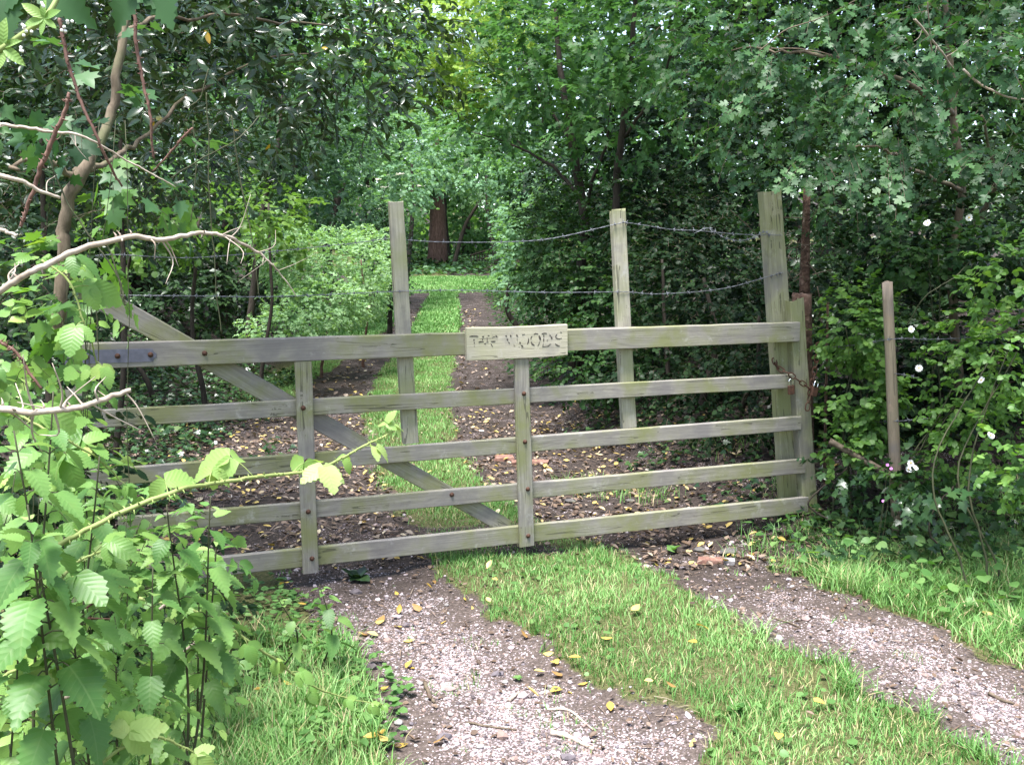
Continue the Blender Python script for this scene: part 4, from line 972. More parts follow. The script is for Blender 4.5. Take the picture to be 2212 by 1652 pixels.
def upright(name, a, b, off, th, mat=None, parent=gate, **kw):
    """a, b: (left px, right px, py) at the bottom and the top"""
    l0, r0 = gp(a[0], a[2], off), gp(a[1], a[2], off)
    l1, r1 = gp(b[0], b[1], off) if False else gp(b[0], b[2], off), gp(b[1], b[2], off)
    return board(name, (l0 + r0) / 2, (l1 + r1) / 2, np.linalg.norm((l0 - r0)[:2]), np.linalg.norm((l1 - r1)[:2]), th, mat or M['gate'], parent, **kw)

rail('top_rail', (160, 743, 798), (1728, 696, 738), .016, .066)
rail('rail', (160, 889, 927), (1716, 808, 838), 0, .034)
rail('rail', (160, 1018, 1056), (1731, 899, 929), 0, .034)
rail('rail', (255, 1119, 1157), (1740, 991, 1022), 0, .034)
rail('rail', (300, 1222, 1264), (1746, 1073, 1107), 0, .034)
upright('stile', (655, 689, 1238), (637, 673, 782), .03, .028)
upright('stile', (1124, 1155, 1180), (1112, 1143, 772), .03, .028)
upright('hinge_stile', (140, 190, 1300), (140, 176, 745), -.002, .07)
p0, p1 = gp(176, 622, -.036), gp(1098, 1139, -.036)
board('brace', p0, p1, .105, .085, .03, M['gate'], gate)
upright('extension_post', (872, 905, 958), (841, 872, 433), -.04, .045, M['upright'], ragged=.012)
upright('extension_post', (1347, 1376, 924), (1323, 1352, 450), -.04, .045, M['upright'], ragged=.014)
upright('extension_post', (1694, 1735, 1085), (1650, 1688, 411), -.075, .07, M['endpost'], ragged=.008)
upright('end_stile', (1738, 1768, 1108), (1707, 1737, 643), -.014, .075, M['endpost'], ragged=.02)

# hinge strap
st = MB()
A = [gp(x, y, .020) for x, y in [(140, 757), (330, 753), (332, 760), (338, 763), (338, 772), (333, 774), (331, 781), (140, 787)]]
Bk = [a - gN * .0045 for a in A]
nA = len(A)
st.add(np.array(A + Bk), [np.array([list(range(nA))[::-1]]), np.array([list(range(nA, 2 * nA))]), np.array([[i, (i + 1) % nA, nA + (i + 1) % nA, nA + i] for i in range(nA)])])
st.build('hinge_strap', M['iron'], gate, smooth=False)

# bolt heads
def bolt_mesh():
    me_v = []; f = []
    prof = [(.013, 0), (.013, .002), (.0085, .003), (.0085, .007), (.006, .010), (.002, .0112)]
    s = 10
    for r, h in prof:
        for k in range(s):
            a = 2 * math.pi * k / s
            me_v.append((r * math.cos(a), r * math.sin(a), h))
    for i in range(len(prof) - 1):
        for k in range(s): f.append([i * s + k, i * s + (k + 1) % s, (i + 1) * s + (k + 1) % s, (i + 1) * s + k])
    me_v.append((0, 0, .0115)); c = len(me_v) - 1
    t = [[(len(prof) - 1) * s + k, (len(prof) - 1) * s + (k + 1) % s, c] for k in range(s)]
    me = mesh_np('bolt', np.array(me_v), [np.array(f), np.array(t)], attr=np.zeros((len(me_v), 3)))
    me.materials.append(M['rust']); return me
bm_ = bolt_mesh()
rotb = Vector(gN).to_track_quat('Z', 'Y')
bolt0 = None
for px, py, off in [(442, 763, .0165), (655, 881, .0305), (663, 996, .0305), (666, 1105, .0305), (674, 1206, .0305), (1132, 850, .0305), (1134, 954, .0305), (1140, 1056, .0305), (1141, 1157, .0305), (976, 1068, .0005), (186, 771, .0205), (254, 769, .0205), (325, 766, .0205)]:
    o = bolt0.copy() if bolt0 else bpy.data.objects.new('bolt', bm_)
    bolt0 = bolt0 or o
    COL.objects.link(o); o.parent = gate
    o.rotation_mode = 'QUATERNION'; o.rotation_quaternion = rotb
    o.location = Vector(gp(px, py, off) - gate_loc)

# the name board
sb = rail('sign_board', (1008, 708, 779), (1226, 700, 768), .046, .030, M['sign'], parent=None)
tag(sb, "pale wooden name board with worn black letters, screwed to the top rail", 'sign')
SIGN = [  # strokes in a 2212 x 1037 enlargement of the board: points, thickness
    ([(265, 425), (330, 420), (420, 422)], 20), ([(345, 475), (345, 500)], 26), ([(348, 520), (350, 555)], 14), ([(350, 590), (352, 605)], 10),
    ([(490, 432), (520, 428)], 22), ([(425, 530), (460, 515), (515, 515)], 18), ([(490, 465), (500, 490)], 12), ([(535, 540), (545, 560)], 26),
    ([(585, 412), (615, 410)], 14), ([(575, 440), (578, 510)], 10), ([(560, 525), (600, 522)], 9),
    ([(640, 510), (680, 515), (720, 508)], 22), ([(660, 450), (690, 430), (720, 430)], 6), ([(725, 405), (745, 430), (755, 430)], 22), ([(640, 550), (665, 590)], 14), ([(660, 590), (672, 605)], 14),
    ([(903, 405), (915, 430)], 30), ([(920, 465), (938, 490)], 28), ([(950, 520), (968, 550)], 16), ([(980, 400), (995, 430)], 26), ([(1085, 395), (1112, 425)], 22), ([(1045, 560), (1050, 595)], 8), ([(1098, 460), (1102, 500)], 7),
    ([(1185, 395), (1235, 385)], 10), ([(1298, 455), (1300, 500), (1280, 560)], 20), ([(1150, 520), (1152, 550)], 26), ([(1170, 575), (1205, 605)], 24),
    ([(1390, 395), (1420, 375), (1465, 382)], 18), ([(1480, 410), (1500, 450), (1505, 490)], 32), ([(1500, 510), (1480, 555), (1460, 590)], 10), ([(1365, 415), (1345, 445), (1340, 485)], 16), ([(1345, 515), (1365, 560), (1405, 580)], 28),
    ([(1530, 380), (1570, 370), (1620, 372)], 20), ([(1567, 395), (1565, 440)], 20), ([(1566, 460), (1562, 510)], 20), ([(1560, 550), (1545, 600)], 8), ([(1540, 603), (1600, 598), (1650, 585), (1685, 550)], 12), ([(1628, 488), (1632, 498)], 30), ([(1665, 400), (1690, 415)], 16), ([(1697, 430), (1710, 470)], 30),
    ([(1850, 352), (1882, 354)], 16), ([(1800, 380), (1780, 410), (1775, 435), (1790, 455), (1830, 466), (1880, 455)], 17), ([(1768, 555), (1800, 580), (1845, 595)], 22),
]
LET = {}
for pts, th in SIGN:
    key = int(np.digitize(pts[0][0], [400, 555, 850, 1090, 1320, 1525, 1760]))
    if pts == [(1085, 395), (1112, 425)] or pts == [(1045, 560), (1050, 595)]: key = 3
    lt = LET.setdefault(key, MB())
    q = np.array([gp((1150 + sx * .14467) / 1.1718, (790 + sy * .14467) / 1.1718, .0475) for sx, sy in smooth_path([(a, b) for a, b in pts], 3 * len(pts) + 2)[:, :2]])
    w = th * .14467 / 1.1718 / FPX * 5.2 * .5
    T = nrmz(np.gradient(q, axis=0)); S = np.cross(T, gN)
    nq = len(q)
    env = (.45 + .55 * np.sin(np.linspace(.25, math.pi - .25, nq))) * rng.uniform(.75, 1.2, nq) * w
    Vt = np.vstack([q + S * env[:, None], q - S * env[:, None], q + S * env[:, None] - gN * .0022, q - S * env[:, None] - gN * .0022])
    i = np.arange(nq - 1)
    Fq = np.vstack([np.stack([i, i + 1, nq + i + 1, nq + i], -1), np.stack([i, 2 * nq + i, 2 * nq + i + 1, i + 1], -1), np.stack([nq + i, nq + i + 1, 3 * nq + i + 1, 3 * nq + i], -1)])
    lt.add(Vt, Fq)
for key in sorted(LET):
    lo = LET[key].build('letter', M['letter'], None, smooth=False)
    lo.parent = sb
    lo.matrix_parent_inverse = sb.matrix_basis.inverted()

# ------------------------------------------------------------------ barbed wire
def barbed(name, pts, label, parent=None, step=.105, group="strands of barbed wire"):
    pts = np.array(pts)
    Ln = np.sum(np.linalg.norm(np.diff(pts, axis=0), axis=1))
    n = int(Ln / .008)
    p = smooth_path(pts, n)
    p = p + np.column_stack([0 * p[:, 0], 0 * p[:, 0], (vnoise(np.arange(n) * .02, 0 * np.arange(n), 1, 3) - .5) * .006])
    T, Nn, B = frames(p)
    s = np.linspace(0, Ln, n)
    root = thing(name, pts[0], label, 'barbed wire', group)
    mb = MB()
    for ph in (0, math.pi):
        a = s / .045 * math.pi + ph
        q = p + (np.cos(a)[:, None] * Nn + np.sin(a)[:, None] * B) * .0017
        r = .0013
        Tq, Nq, Bq = frames(q)
        ang = np.linspace(0, 2 * math.pi, 5, endpoint=False)
        V = q[:, None] + r * (np.cos(ang)[None, :, None] * Nq[:, None] + np.sin(ang)[None, :, None] * Bq[:, None])
        i = np.arange(n - 1)[:, None]; j = np.arange(5)[None]; k = (j + 1) % 5
        mb.add(V.reshape(-1, 3), np.stack([i * 5 + j, i * 5 + k, (i + 1) * 5 + k, (i + 1) * 5 + j], -1).reshape(-1, 4))
    mb.build('strand', M['wire'], root)
    for x in np.arange(.05 + rng.uniform(0, .05), Ln, step):
        i = int(x / Ln * (n - 1))
        b = MB()
        th = rng.uniform(0, 3.14)
        for sg in (1, -1):
            for k in (0, 1):
                dv = nrmz(Nn[i] * math.cos(th + k * 1.5) * sg + B[i] * math.sin(th + k * 1.5) * sg + T[i] * rng.normal(0, .35))
                V, F, _ = tube([p[i] - dv * .002, p[i] + dv * .007, p[i] + dv * .0165], [.0016, .0015, .0008], n=3, sides=4); b.add(V, F)
        aa = np.linspace(0, 4 * math.pi, 22)
        V, F, _ = tube(p[i] + T[i] * np.linspace(-.005, .005, 22)[:, None] + .005 * (np.cos(aa)[:, None] * Nn[i] + np.sin(aa)[:, None] * B[i]), .0014, n=22, sides=4); b.add(V, F)
        b.build('barb', M['wire'], root)
    return root

barbed('barbed_wire', [gp(170, 556, -.1), gp(246, 549, -.1), gp(400, 556, -.1), gp(542, 548, -.1), gp(622, 540, -.1), gp(766, 524, -.1), gp(840, 516, -.1), gp(880, 519, -.1), gp(960, 524, -.08), gp(1100, 523, -.06), gp(1200, 514, -.05), gp(1330, 485, -.032), gp(1360, 482, -.032), gp(1450, 495, -.05), gp(1500, 498, -.06), gp(1600, 507, -.068), gp(1690, 509, -.07)], "upper strand of barbed wire strung across the three posts on the gate")
barbed('barbed_wire', [gp(170, 632, -.03), gp(246, 636, -.03), gp(400, 639, -.03), gp(542, 641, -.033), gp(700, 636, -.033), gp(858, 630, -.034), gp(1000, 628, -.034), gp(1180, 632, -.034), gp(1345, 631, -.034), gp(1420, 635, -.05), gp(1560, 623, -.066), gp(1660, 598, -.068), gp(1692, 589, -.07)], "lower strand of barbed wire strung across the three posts on the gate")
barbed('barbed_wire', [gp(1500, 503, -.065), gp(1530, 492, -.05), gp(1560, 510, -.05), gp(1590, 519, -.05), gp(1625, 514, -.05), gp(1650, 500, -.05), gp(1664, 508, -.065)], "short loose tangle of barbed wire coiled beside the tall end post", step=.04)
barbed('barbed_wire', [P(1770, 750, 6.1), P(1840, 745, 6.0), P(1930, 732, 5.44), P(2010, 733, 5.5), P(2100, 728, 5.6)], "barbed wire running from the chain to the brown stake", group="strands of barbed wire")
barbed('barbed_wire', [P(1815, 748, 6.05), P(1845, 775, 6.0), P(1880, 796, 5.95), P(1945, 808, 5.45), P(1985, 816, 5.5)], "slack sagging barbed wire below the chain end", group="strands of barbed wire")
barbed('barbed_wire', [P(1812, 908, 5.95), P(1880, 910, 5.9), P(1945, 908, 5.44), P(2005, 904, 5.4)], "lowest barbed wire across the brown stake in the hedge", group="strands of barbed wire")

# ------------------------------------------------------------------ chain and padlocks
def link_mesh(ln=.05, wd=.026, r=.0038):
    pts = []
    for a in np.linspace(-90, 90, 7): pts.append((math.cos(math.radians(a)) * wd / 2 + ln / 2 - wd / 2, math.sin(math.radians(a)) * wd / 2, 0))
    for a in np.linspace(90, 270, 7): pts.append((math.cos(math.radians(a)) * wd / 2 - ln / 2 + wd / 2, math.sin(math.radians(a)) * wd / 2, 0))
    p = np.array(pts); n = len(p); s = 7
    V = []
    for i in range(n):
        t = nrmz(p[(i + 1) % n] - p[i - 1]); nn = np.array([0, 0, 1.0]); b = np.cross(t, nn)
        for k in range(s):
            a = 2 * math.pi * k / s
            V.append(p[i] + r * (math.cos(a) * nn + math.sin(a) * b))
    F = [[i * s + k, i * s + (k + 1) % s, ((i + 1) % n) * s + (k + 1) % s, ((i + 1) % n) * s + k] for i in range(n) for k in range(s)]
    me = mesh_np('chain_link', np.array(V), [np.array(F)], attr=np.zeros((len(V), 3)))
    me.materials.append(M['rust']); return me
LK = link_mesh()
def chain(name, pts, label):
    p = np.array(pts)
    root = thing(name, p[0], label, 'chain', "chains at the latch post")
    Ln = np.sum(np.linalg.norm(np.diff(p, axis=0), axis=1))
    n = max(2, int(round(Ln / .04)))
    q = smooth_path(p, n + 1)
    for i in range(n):
        c = (q[i] + q[i + 1]) / 2; X = nrmz(q[i + 1] - q[i])
        tw = math.radians(20 if i % 2 == 0 else 100)
        u = nrmz(np.cross(X, gN)) if abs(np.dot(X, gN)) < .95 else np.array([0, 0, 1.0])
        v = np.cross(X, u)
        Y = math.cos(tw) * u + math.sin(tw) * v; Z = np.cross(X, Y)
        o = bpy.data.objects.new('chain_link', LK); COL.objects.link(o); o.parent = root
        o.matrix_basis = Matrix.Translation(Vector(c - p[0])) @ Matrix(((X[0], Y[0], Z[0]), (X[1], Y[1], Z[1]), (X[2], Y[2], Z[2]))).to_4x4()
chain('rusty_chain', [gp(1768, 742, .01), gp(1765, 770, .02), gp(1760, 800, .025), gp(1754, 828, .03), gp(1750, 848, .035), gp(1743, 888, .035)], "rusty chain hanging straight down beside the end post of the gate")
chain('rusty_chain', [gp(1672, 776, -.085), gp(1676, 788, -.06), gp(1688, 800, -.03), gp(1704, 806, .012), gp(1722, 820, .02), gp(1736, 829, .025), gp(1750, 840, .03)], "rusty chain looped round the tall end post of the gate")

def padlock(c, label, lean):
    root = thing('padlock', c, label, 'padlock', "padlocks on the chain")
    X = gX * math.cos(lean) + np.array([0, 0, math.sin(lean)]); Z = np.cross(X, -gN); Z = nrmz(Z); Yv = -gN
    if Z[2] < 0: Z = -Z
    mb = MB()
    w, h, d, c_ = .022, .027, .009, .004
    sec = [(-w + c_, -d), (w - c_, -d), (w, -d + c_), (w, d - c_), (w - c_, d), (-w + c_, d), (-w, d - c_), (-w, -d + c_)]
    V = []
    for zz, s in ((-h, .9), (-h + .003, 1), (h - .003, 1), (h, .9)):
        for a, b in sec: V.append(c + X * a * s + Yv * b * s + Z * zz)
    F = [[i * 8 + k, i * 8 + (k + 1) % 8, i * 8 + 8 + (k + 1) % 8, i * 8 + 8 + k] for i in range(3) for k in range(8)]
    mb.add(np.array(V), [np.array(F), np.array([list(range(8))[::-1], [24 + k for k in range(8)]])])
    mb.build('body', M['rust'], root, smooth=False)
    a = np.linspace(0, math.pi, 9)
    pts = [c + X * .0135 + Z * (h - .004)] + [c + X * math.cos(t) * .0135 + Z * (h + .026 + .0135 * math.sin(t)) for t in a] + [c - X * .0135 + Z * (h - .004)]
    V, F, _ = tube(pts, .0042, n=24, sides=8)
    MB().add(V, F).build('shackle', M['steel'], root)
padlock(gp(1709, 842, .045), "rusty padlock hanging on the second rail in front of the tall end post", math.radians(4))
padlock(gp(1759, 846, .05), "rusty tilted padlock at the outer edge of the end post", math.radians(-14))

# ------------------------------------------------------------------ posts and wood beside the gate
def post(name, label, bottom, top, r0, r1, mat, sides=10, rough=.04, ragged=.03, cat='post'):
    b, t_ = np.array(bottom), np.array(top)
    V, F, _ = tube([b, b * .66 + t_ * .34, b * .33 + t_ * .67, t_], [r0, (r0 * 2 + r1) / 3, (r0 + 2 * r1) / 3, r1], n=16, sides=sides, rough=0)
    V = np.array(V)
    ax = rng.normal(0, rough, sides)
    for i in range(16):
        ctr = V[i * sides:(i + 1) * sides].mean(0)
        V[i * sides:(i + 1) * sides] = ctr + (V[i * sides:(i + 1) * sides] - ctr) * (1 + ax + rng.normal(0, rough * .3, sides))[:, None]
    V[15 * sides:16 * sides] += np.array([0, 0, 1.0]) * rng.normal(0, ragged, (sides, 1))
    L_ = np.linalg.norm(t_ - b)
    X = nrmz(t_ - b); Y = nrmz(np.cross([0, 1.0, 0], X)); Z = np.cross(X, Y)
    R = np.stack([X, Y, Z], 1)
    me = mesh_np(name, (V - b) @ R, F, attr=np.zeros((len(V), 3)))
    me.materials.append(mat)
    o = bpy.data.objects.new(name, me); COL.objects.link(o)
    o.matrix_basis = Matrix.Translation(Vector(b)) @ Matrix([list(r) for r in R]).to_4x4()
    return tag(o, label, cat)

def foot(px, d, sink=.08):
    p = gbase(px, d); return p - [0, 0, sink]
post('gate_post', "old round reddish rotting gate post close behind the end post", foot(1756, 6.15), P(1732, 634, 6.15), .075, .062, M['rotten'], ragged=.015)
post('broken_post', "broken grey brown rotten post wrapped in dead twigs behind the tall end post", foot(1745, 6.9), P(1742, 425, 6.9), .06, .026, M['rotten'], rough=.2, ragged=.05)
post('wooden_stake', "rough brown round stake leaning in the hedge", foot(1972, 5.55), P(1917, 610, 5.55), .036, .029, M['stake'], rough=.07, ragged=.006)
post('wooden_stake', "thin split grey stake just right of the old gate post", foot(1800, 6.25), P(1788, 660, 6.25), .012, .008, M['rotten'], ragged=.03)
post('fallen_stick', "grey weathered stick lying aslant under the lowest barbed wire", P(1940, 1036, 5.5), P(1792, 952, 5.62), .021, .017, M['twig'], ragged=.004, cat='stick')
# dead twigs wound round the broken post
t = thing('dead_twigs', P(1745, 540, 6.7), "tangle of dry brown twigs caught on the broken post", 'twigs')
for k in range(26):
    a = P(rng.uniform(1690, 1790), rng.uniform(470, 620), rng.uniform(6.5, 6.9)); b = a + np.array([rng.normal(0, .12), rng.normal(0, .08), rng.normal(0, .12)])
    V, F, _ = tube([a, (a + b) / 2 + rng.normal(0, .03, 3), b], [.004, .0015], n=8, sides=5); MB().add(V, F).build('twig', M['twig'], t)

# ------------------------------------------------------------------ near plants on the left: brambles, nettles, dead branches
def cane(name, cat, label, pts, r, mat, thorns=0, leaf=None, leaf_size=.07, leaf_step=.12, tmpl=T_BRAMBLE, group=None, start=.1, leaflets=3, side_twigs=0):
    pts = np.array(pts)
    root = thing(name, pts[0], label, cat, group)
    n = 12 * len(pts)
    V, F, p = tube(pts, r, n=n, sides=8, rough=.03, wander=.0008)
    mb = MB(); mb.add(V, F)
    T, Nn, B = frames(p)
    rr = np.interp(np.linspace(0, 1, n), np.linspace(0, 1, len(r)), r)
    for _ in range(thorns):
        i = rng.integers(1, n - 1); a = rng.uniform(0, 6.28)
        d = math.cos(a) * Nn[i] + math.sin(a) * B[i]
        L_ = rr[i] * rng.uniform(1.2, 2.4)
        v, f, _ = tube([p[i] + d * rr[i] * .7, p[i] + d * (rr[i] + L_ * .6) - T[i] * L_ * .1, p[i] + d * (rr[i] + L_) - T[i] * L_ * .35], [rr[i] * .5, rr[i] * .25, rr[i] * .03], n=4, sides=4)
        mb.add(v, f)
    mb.build('cane', mat, root)
    for _ in range(side_twigs):
        i = rng.integers(2, n - 2); a = rng.uniform(0, 6.28)
        d = nrmz(math.cos(a) * Nn[i] + math.sin(a) * B[i] + T[i] * rng.uniform(-.2, .7)); L_ = rng.uniform(.03, .1)
        q1 = p[i] + d * L_ * .5 + rng.normal(0, .006, 3); q2 = q1 + d * L_ * .5 + rng.normal(0, .02, 3)
        v, f, _ = tube([p[i], q1, q2], [rr[i] * .45, rr[i] * .3, rr[i] * .12], n=8, sides=5); MB().add(v, f).build('twig', mat, root)
    if leaf is not None:
        Ln = np.sum(np.linalg.norm(np.diff(p, axis=0), axis=1))
        ts = np.arange(start, 1.0, leaf_step / Ln)
        for t_ in list(ts) + [.985]:
            i = min(n - 1, int(t_ * (n - 1)))
            compound_leaf(root, leaf, p[i], T[i], leaf_size * (1 if t_ < .8 else .7 if t_ < .97 else .45), tmpl, leaflets)
    return root

def compound_leaf(root, lm, o, T, s, tmpl, leaflets, out=None):
    side = rng.choice([-1, 1])
    up = np.array([0, 0, 1.0])
    d = nrmz(np.cross(T, up) * side * .7 + T * .5 + rng.normal(0, .25, 3) + np.array([-.0, -.45, .15]))
    pl = s * rng.uniform(.5, .9)
    e = o + d * pl + np.array([0, 0, pl * .1])
    mb = MB()
    v, f, _ = tube([o, o + d * pl * .5 + [0, 0, pl * .12], e], [s * .018, s * .014], n=6, sides=5); mb.add(v, f, mi=1)
    nm = nrmz(up * .75 + np.array([.15, -.7, 0]) + rng.normal(0, .28, 3))
    sd = nrmz(np.cross(d, nm))
    dirs = [d + np.array([0, 0, -.75])]
    if leaflets >= 3: dirs += [d * .25 + sd + [0, 0, -.5], d * .25 - sd + [0, 0, -.5]]
    if leaflets >= 5: dirs += [d * -.25 + sd * .9 + [0, 0, -.2], d * -.25 - sd * .9 + [0, 0, -.2]]
    r0 = rng.random()
    for k, y in enumerate(dirs):
        leaves(mb, tmpl, (e + (d * s * .12 if k == 0 else 0))[None], nrmz(y)[None], (nm + rng.normal(0, .15, 3))[None], s * (1.05 if k == 0 else .82) * rng.uniform(.9, 1.1), rnd=np.array([np.clip(r0 * .7 + rng.random() * .3, 0, 1)]), cup=(.6, 1.5))
    mb.build('leaf', [lm, M['cane_green']], root)

def nettle(label, top, d, base_dx=0, hgt=None, s=.075, dark=0.0, npair=None):
    tp = P(top[0], top[1], d)
    b = np.array([tp[0] + base_dx, tp[1] + rng.uniform(-.05, .25), 0]); b[2] = float(zg(b[0], b[1]))
    root = thing('nettle', b, label, 'nettle', "stinging nettles at the left of the track")
    mid = (b + tp) / 2 + np.array([rng.normal(0, .05), rng.normal(0, .05), 0])
    V, F, p = tube([b, mid, tp], [.0045, .0035, .0015], n=40, sides=6, rough=.02)
    MB().add(V, F).build('stem', M['stem'], root)
    Ln = np.linalg.norm(tp - b)
    T, Nn, B = frames(p)
    t = 1 - .012 / Ln; k = 0; gap = .016
    ang0 = rng.uniform(0, 3.14)
    while t > .35 and k < 9:
        i = int(t * 39); a = ang0 + (k % 2) * 1.571 + rng.normal(0, .15)
        sz = s * min(1, .3 + .16 * k) * rng.uniform(.85, 1.15)
        for sg in (0, math.pi):
            h = np.array([math.cos(a + sg), math.sin(a + sg), 0])
            mb = MB()
            st_ = p[i]; e = st_ + h * sz * .38 + [0, 0, sz * (.2 - .02 * k)]
            v, f, _ = tube([st_, (st_ + e) / 2 + [0, 0, sz * .06], e], [sz * .02, sz * .014], n=5, sides=5); mb.add(v, f, mi=1)
            dr = rng.uniform(.25, .85) if k > 1 else rng.uniform(-.5, .2)
            y = nrmz(h + [0, 0, -dr])
            nm = np.array([0, 0, 1.0]) + h * dr * .9 + rng.normal(0, .22, 3)
            leaves(mb, T_NETTLE, e[None], y[None], nm[None], sz * 1.15, rnd=np.array([np.clip(rng.random() * .75 + .25 * (k < 2), 0, 1)]), cup=(.6, 1.5))
            mb.build('leaf', [LM['nettle'], M['stem']], root)
        k += 1; gap = min(.055, gap * 1.4); t -= gap / Ln
    return root

# leafy brambles and bindweed filling the hedge bottom on the left
def filler(name, label, px, d, lob, lm, size, cov, T=T_BRAMBLE, stem='cane_green', k=5):
    return plant(name, 'brambles', label, gbase(px, d), lob, T, lm, size, cov=cov, crown_name='foliage', k=k, Lf=2.2, droop=.3, upb=.55, jit=.35, twig_mat=M['stem'], twig_r=.0014, trunks=[auto_trunk(px + dx, d, (lob[0][0] + dx * .5, lob[0][1], lob[0][2]), .002, .001) for dx in (-50, 20, 60)], bark='stem', shell=.25)
filler('bramble_bush', "leafy bramble hiding the hinge end of the gate", 60, 3.2, [(60, 740, 3.2, 90, 110, .3), (40, 900, 3.0, 110, 110, .3), (120, 1060, 3.0, 150, 90, .3), (170, 640, 3.5, 40, 70, .2)], LM['bramble'], .06, 1.7)
filler('bramble_bush', "low bramble in front of the gate's bottom rails at the left", 250, 3.4, [(260, 1190, 3.3, 180, 100, .3), (180, 1330, 3.0, 240, 140, .3), (420, 1380, 3.4, 110, 100, .2)], LM['bramble'], .055, 1.5)
filler('bramble_bush', "bramble in the lowest corner of the hedge bottom left", 90, 2.4, [(120, 1560, 2.5, 230, 140, .3), (330, 1580, 2.8, 130, 90, .2)], LM['bramble'], .055, 1.5)
filler('ground_ivy', "dark undergrowth in the gloom beneath the nettles", 200, 3.6, [(200, 1300, 4.0, 300, 200, .3), (60, 1000, 3.8, 200, 260, .3), (380, 1440, 3.8, 170, 90, .2)], LM['shadehedge'], .055, 2.2)
filler('hop_vine', "lobed green vine leaves trailing below the pale holly trunk", 200, 3.2, [(170, 570, 3.1, 70, 70, .25), (330, 420, 3.4, 90, 60, .2), (160, 690, 3.0, 40, 70, .15), (90, 600, 3.0, 100, 70, .2)], LM['rose'], .062, 1.1, T=T_MAPLE)
filler('hop_vine', "scattered vine leaves climbing among the dead canes above the pale branch", 150, 3.0, [(240, 260, 2.9, 130, 170, .3), (90, 200, 2.8, 110, 140, .3), (330, 320, 3.2, 90, 110, .25)], LM['haw'], .055, .5, T=T_MAPLE)

filler('bramble_bush', "fresh leafy bramble nearest the camera along the left edge", 40, 2.0, [(60, 1010, 2.1, 150, 150, .25), (110, 1250, 2.0, 170, 130, .25), (40, 780, 2.3, 95, 130, .2), (110, 630, 2.6, 60, 70, .15)], LM['bramble'], .046, 1.5)
filler('bramble_bush', "bramble leaves crowding round the base of the bright arching shoot", 260, 2.3, [(300, 1110, 2.3, 130, 80, .2), (250, 1280, 2.2, 170, 110, .2), (450, 1160, 2.6, 90, 60, .15)], LM['nettle'], .044, 1.5, T=T_NETTLE)
filler('bramble_bush', "pale bramble leaves low in the bottom left corner of the hedge", 150, 2.0, [(120, 1540, 1.9, 200, 110, .2), (330, 1560, 2.3, 120, 80, .2), (430, 1480, 2.8, 90, 70, .15)], LM['bramble'], .04, 1.7)
NET = [
    ("tall nettle with its tip just under the snapped pale branch", (115, 845), 1.75, .02), ("nettle at the picture's left edge below the dead branch", (30, 930), 1.55, -.02),
    ("nettle with broad leaves crossing the second gate rail", (215, 985), 1.85, -.05), ("nettle leaning over the middle of the hinge stile", (60, 1090), 1.5, .0),
    ("nettle standing behind the bright bramble shoot", (360, 1090), 2.1, -.1), ("dark nettle hanging in front of the fourth rail", (455, 1070), 2.2, -.2),
    ("nettle with a purple stem below the bright shoot", (330, 1225), 1.9, -.1), ("nettle with jagged leaves against the bottom rail", (470, 1150), 2.3, -.15),
    ("nettle low under the trefoil bramble leaves", (150, 1300), 1.65, -.02), ("small nettle at the grass edge under the bottom rail", (430, 1290), 2.6, -.1),
    ("nettle low in the hedge bottom beside the red stalks", (250, 1390), 2.0, -.05), ("nettle at the lower left corner", (40, 1400), 1.55, .0),
    ("short nettle growing out of the grass patch", (380, 1500), 2.5, -.05), ("short nettle by the pale broken stalks", (170, 1520), 2.0, .0),
    ("nettle among the pale leaves low at the frame's bottom", (250, 1600), 2.0, .0),
]
for lab, top, d, dx in NET: nettle(lab, top, d, dx)
nettle("lone nettle shoot beside the foot of the left stile", (690, 1262), 3.75, -.03, s=.085)
nettle("small nettle shoot bending over the soil left of the lone one", (600, 1290), 3.7, -.05, s=.06)

BRG = "bramble canes on the left"
cane('bramble_cane', 'bramble', "bright young bramble shoot arching across the lower rails", [P(-30, 1290, 1.6), P(60, 1215, 1.58), P(177, 1140, 1.6), P(347, 1057, 1.66), P(484, 1025, 1.76), P(620, 1012, 1.9), P(700, 1000, 1.95), P(766, 970, 2.0), P(850, 930, 2.05)], [.0048, .0045, .004, .0035, .003, .002], M['cane_green'], thorns=150, leaf=LM['shoot'], leaf_size=.064, leaf_step=.075, start=.4, group=BRG)
cane('bramble_cane', 'bramble', "long green bramble runner trailing down on to the grass patch", [P(300, 1290, 2.7), P(432, 1321, 2.75), P(571, 1410, 2.9), P(656, 1471, 3.05), P(740, 1505, 3.15), P(830, 1521, 3.25)], [.005, .0045, .004, .003, .0015], M['cane_green'], thorns=60, leaf=LM['bramble'], leaf_size=.055, leaf_step=.1, start=.05, group=BRG)
cane('bramble_cane', 'bramble', "bramble cane with big trefoil leaves low at the left edge", [P(-40, 1450, 1.6), P(80, 1330, 1.6), P(160, 1215, 1.65), P(250, 1180, 1.7)], [.004, .0035, .003, .0015], M['cane_green'], thorns=60, leaf=LM['bramble'], leaf_size=.075, leaf_step=.1, start=.2, group=BRG)
cane('bramble_cane', 'bramble', "young bramble with yellowish leaves at the very bottom of the frame", [P(150, 1720, 1.7), P(260, 1620, 1.7), P(350, 1600, 1.75), P(430, 1630, 1.8)], [.004, .003, .002], M['cane_green'], thorns=40, leaf=LM['shoot'], leaf_size=.062, leaf_step=.075, start=.1, group=BRG)
cane('bramble_cane', 'bramble', "yellow green bramble tip at the left edge low down", [P(-60, 1540, 1.6), P(20, 1450, 1.6), P(110, 1440, 1.65)], [.004, .003, .002], M['cane_green'], thorns=30, leaf=LM['shoot'], leaf_size=.055, leaf_step=.08, start=.2, group=BRG)
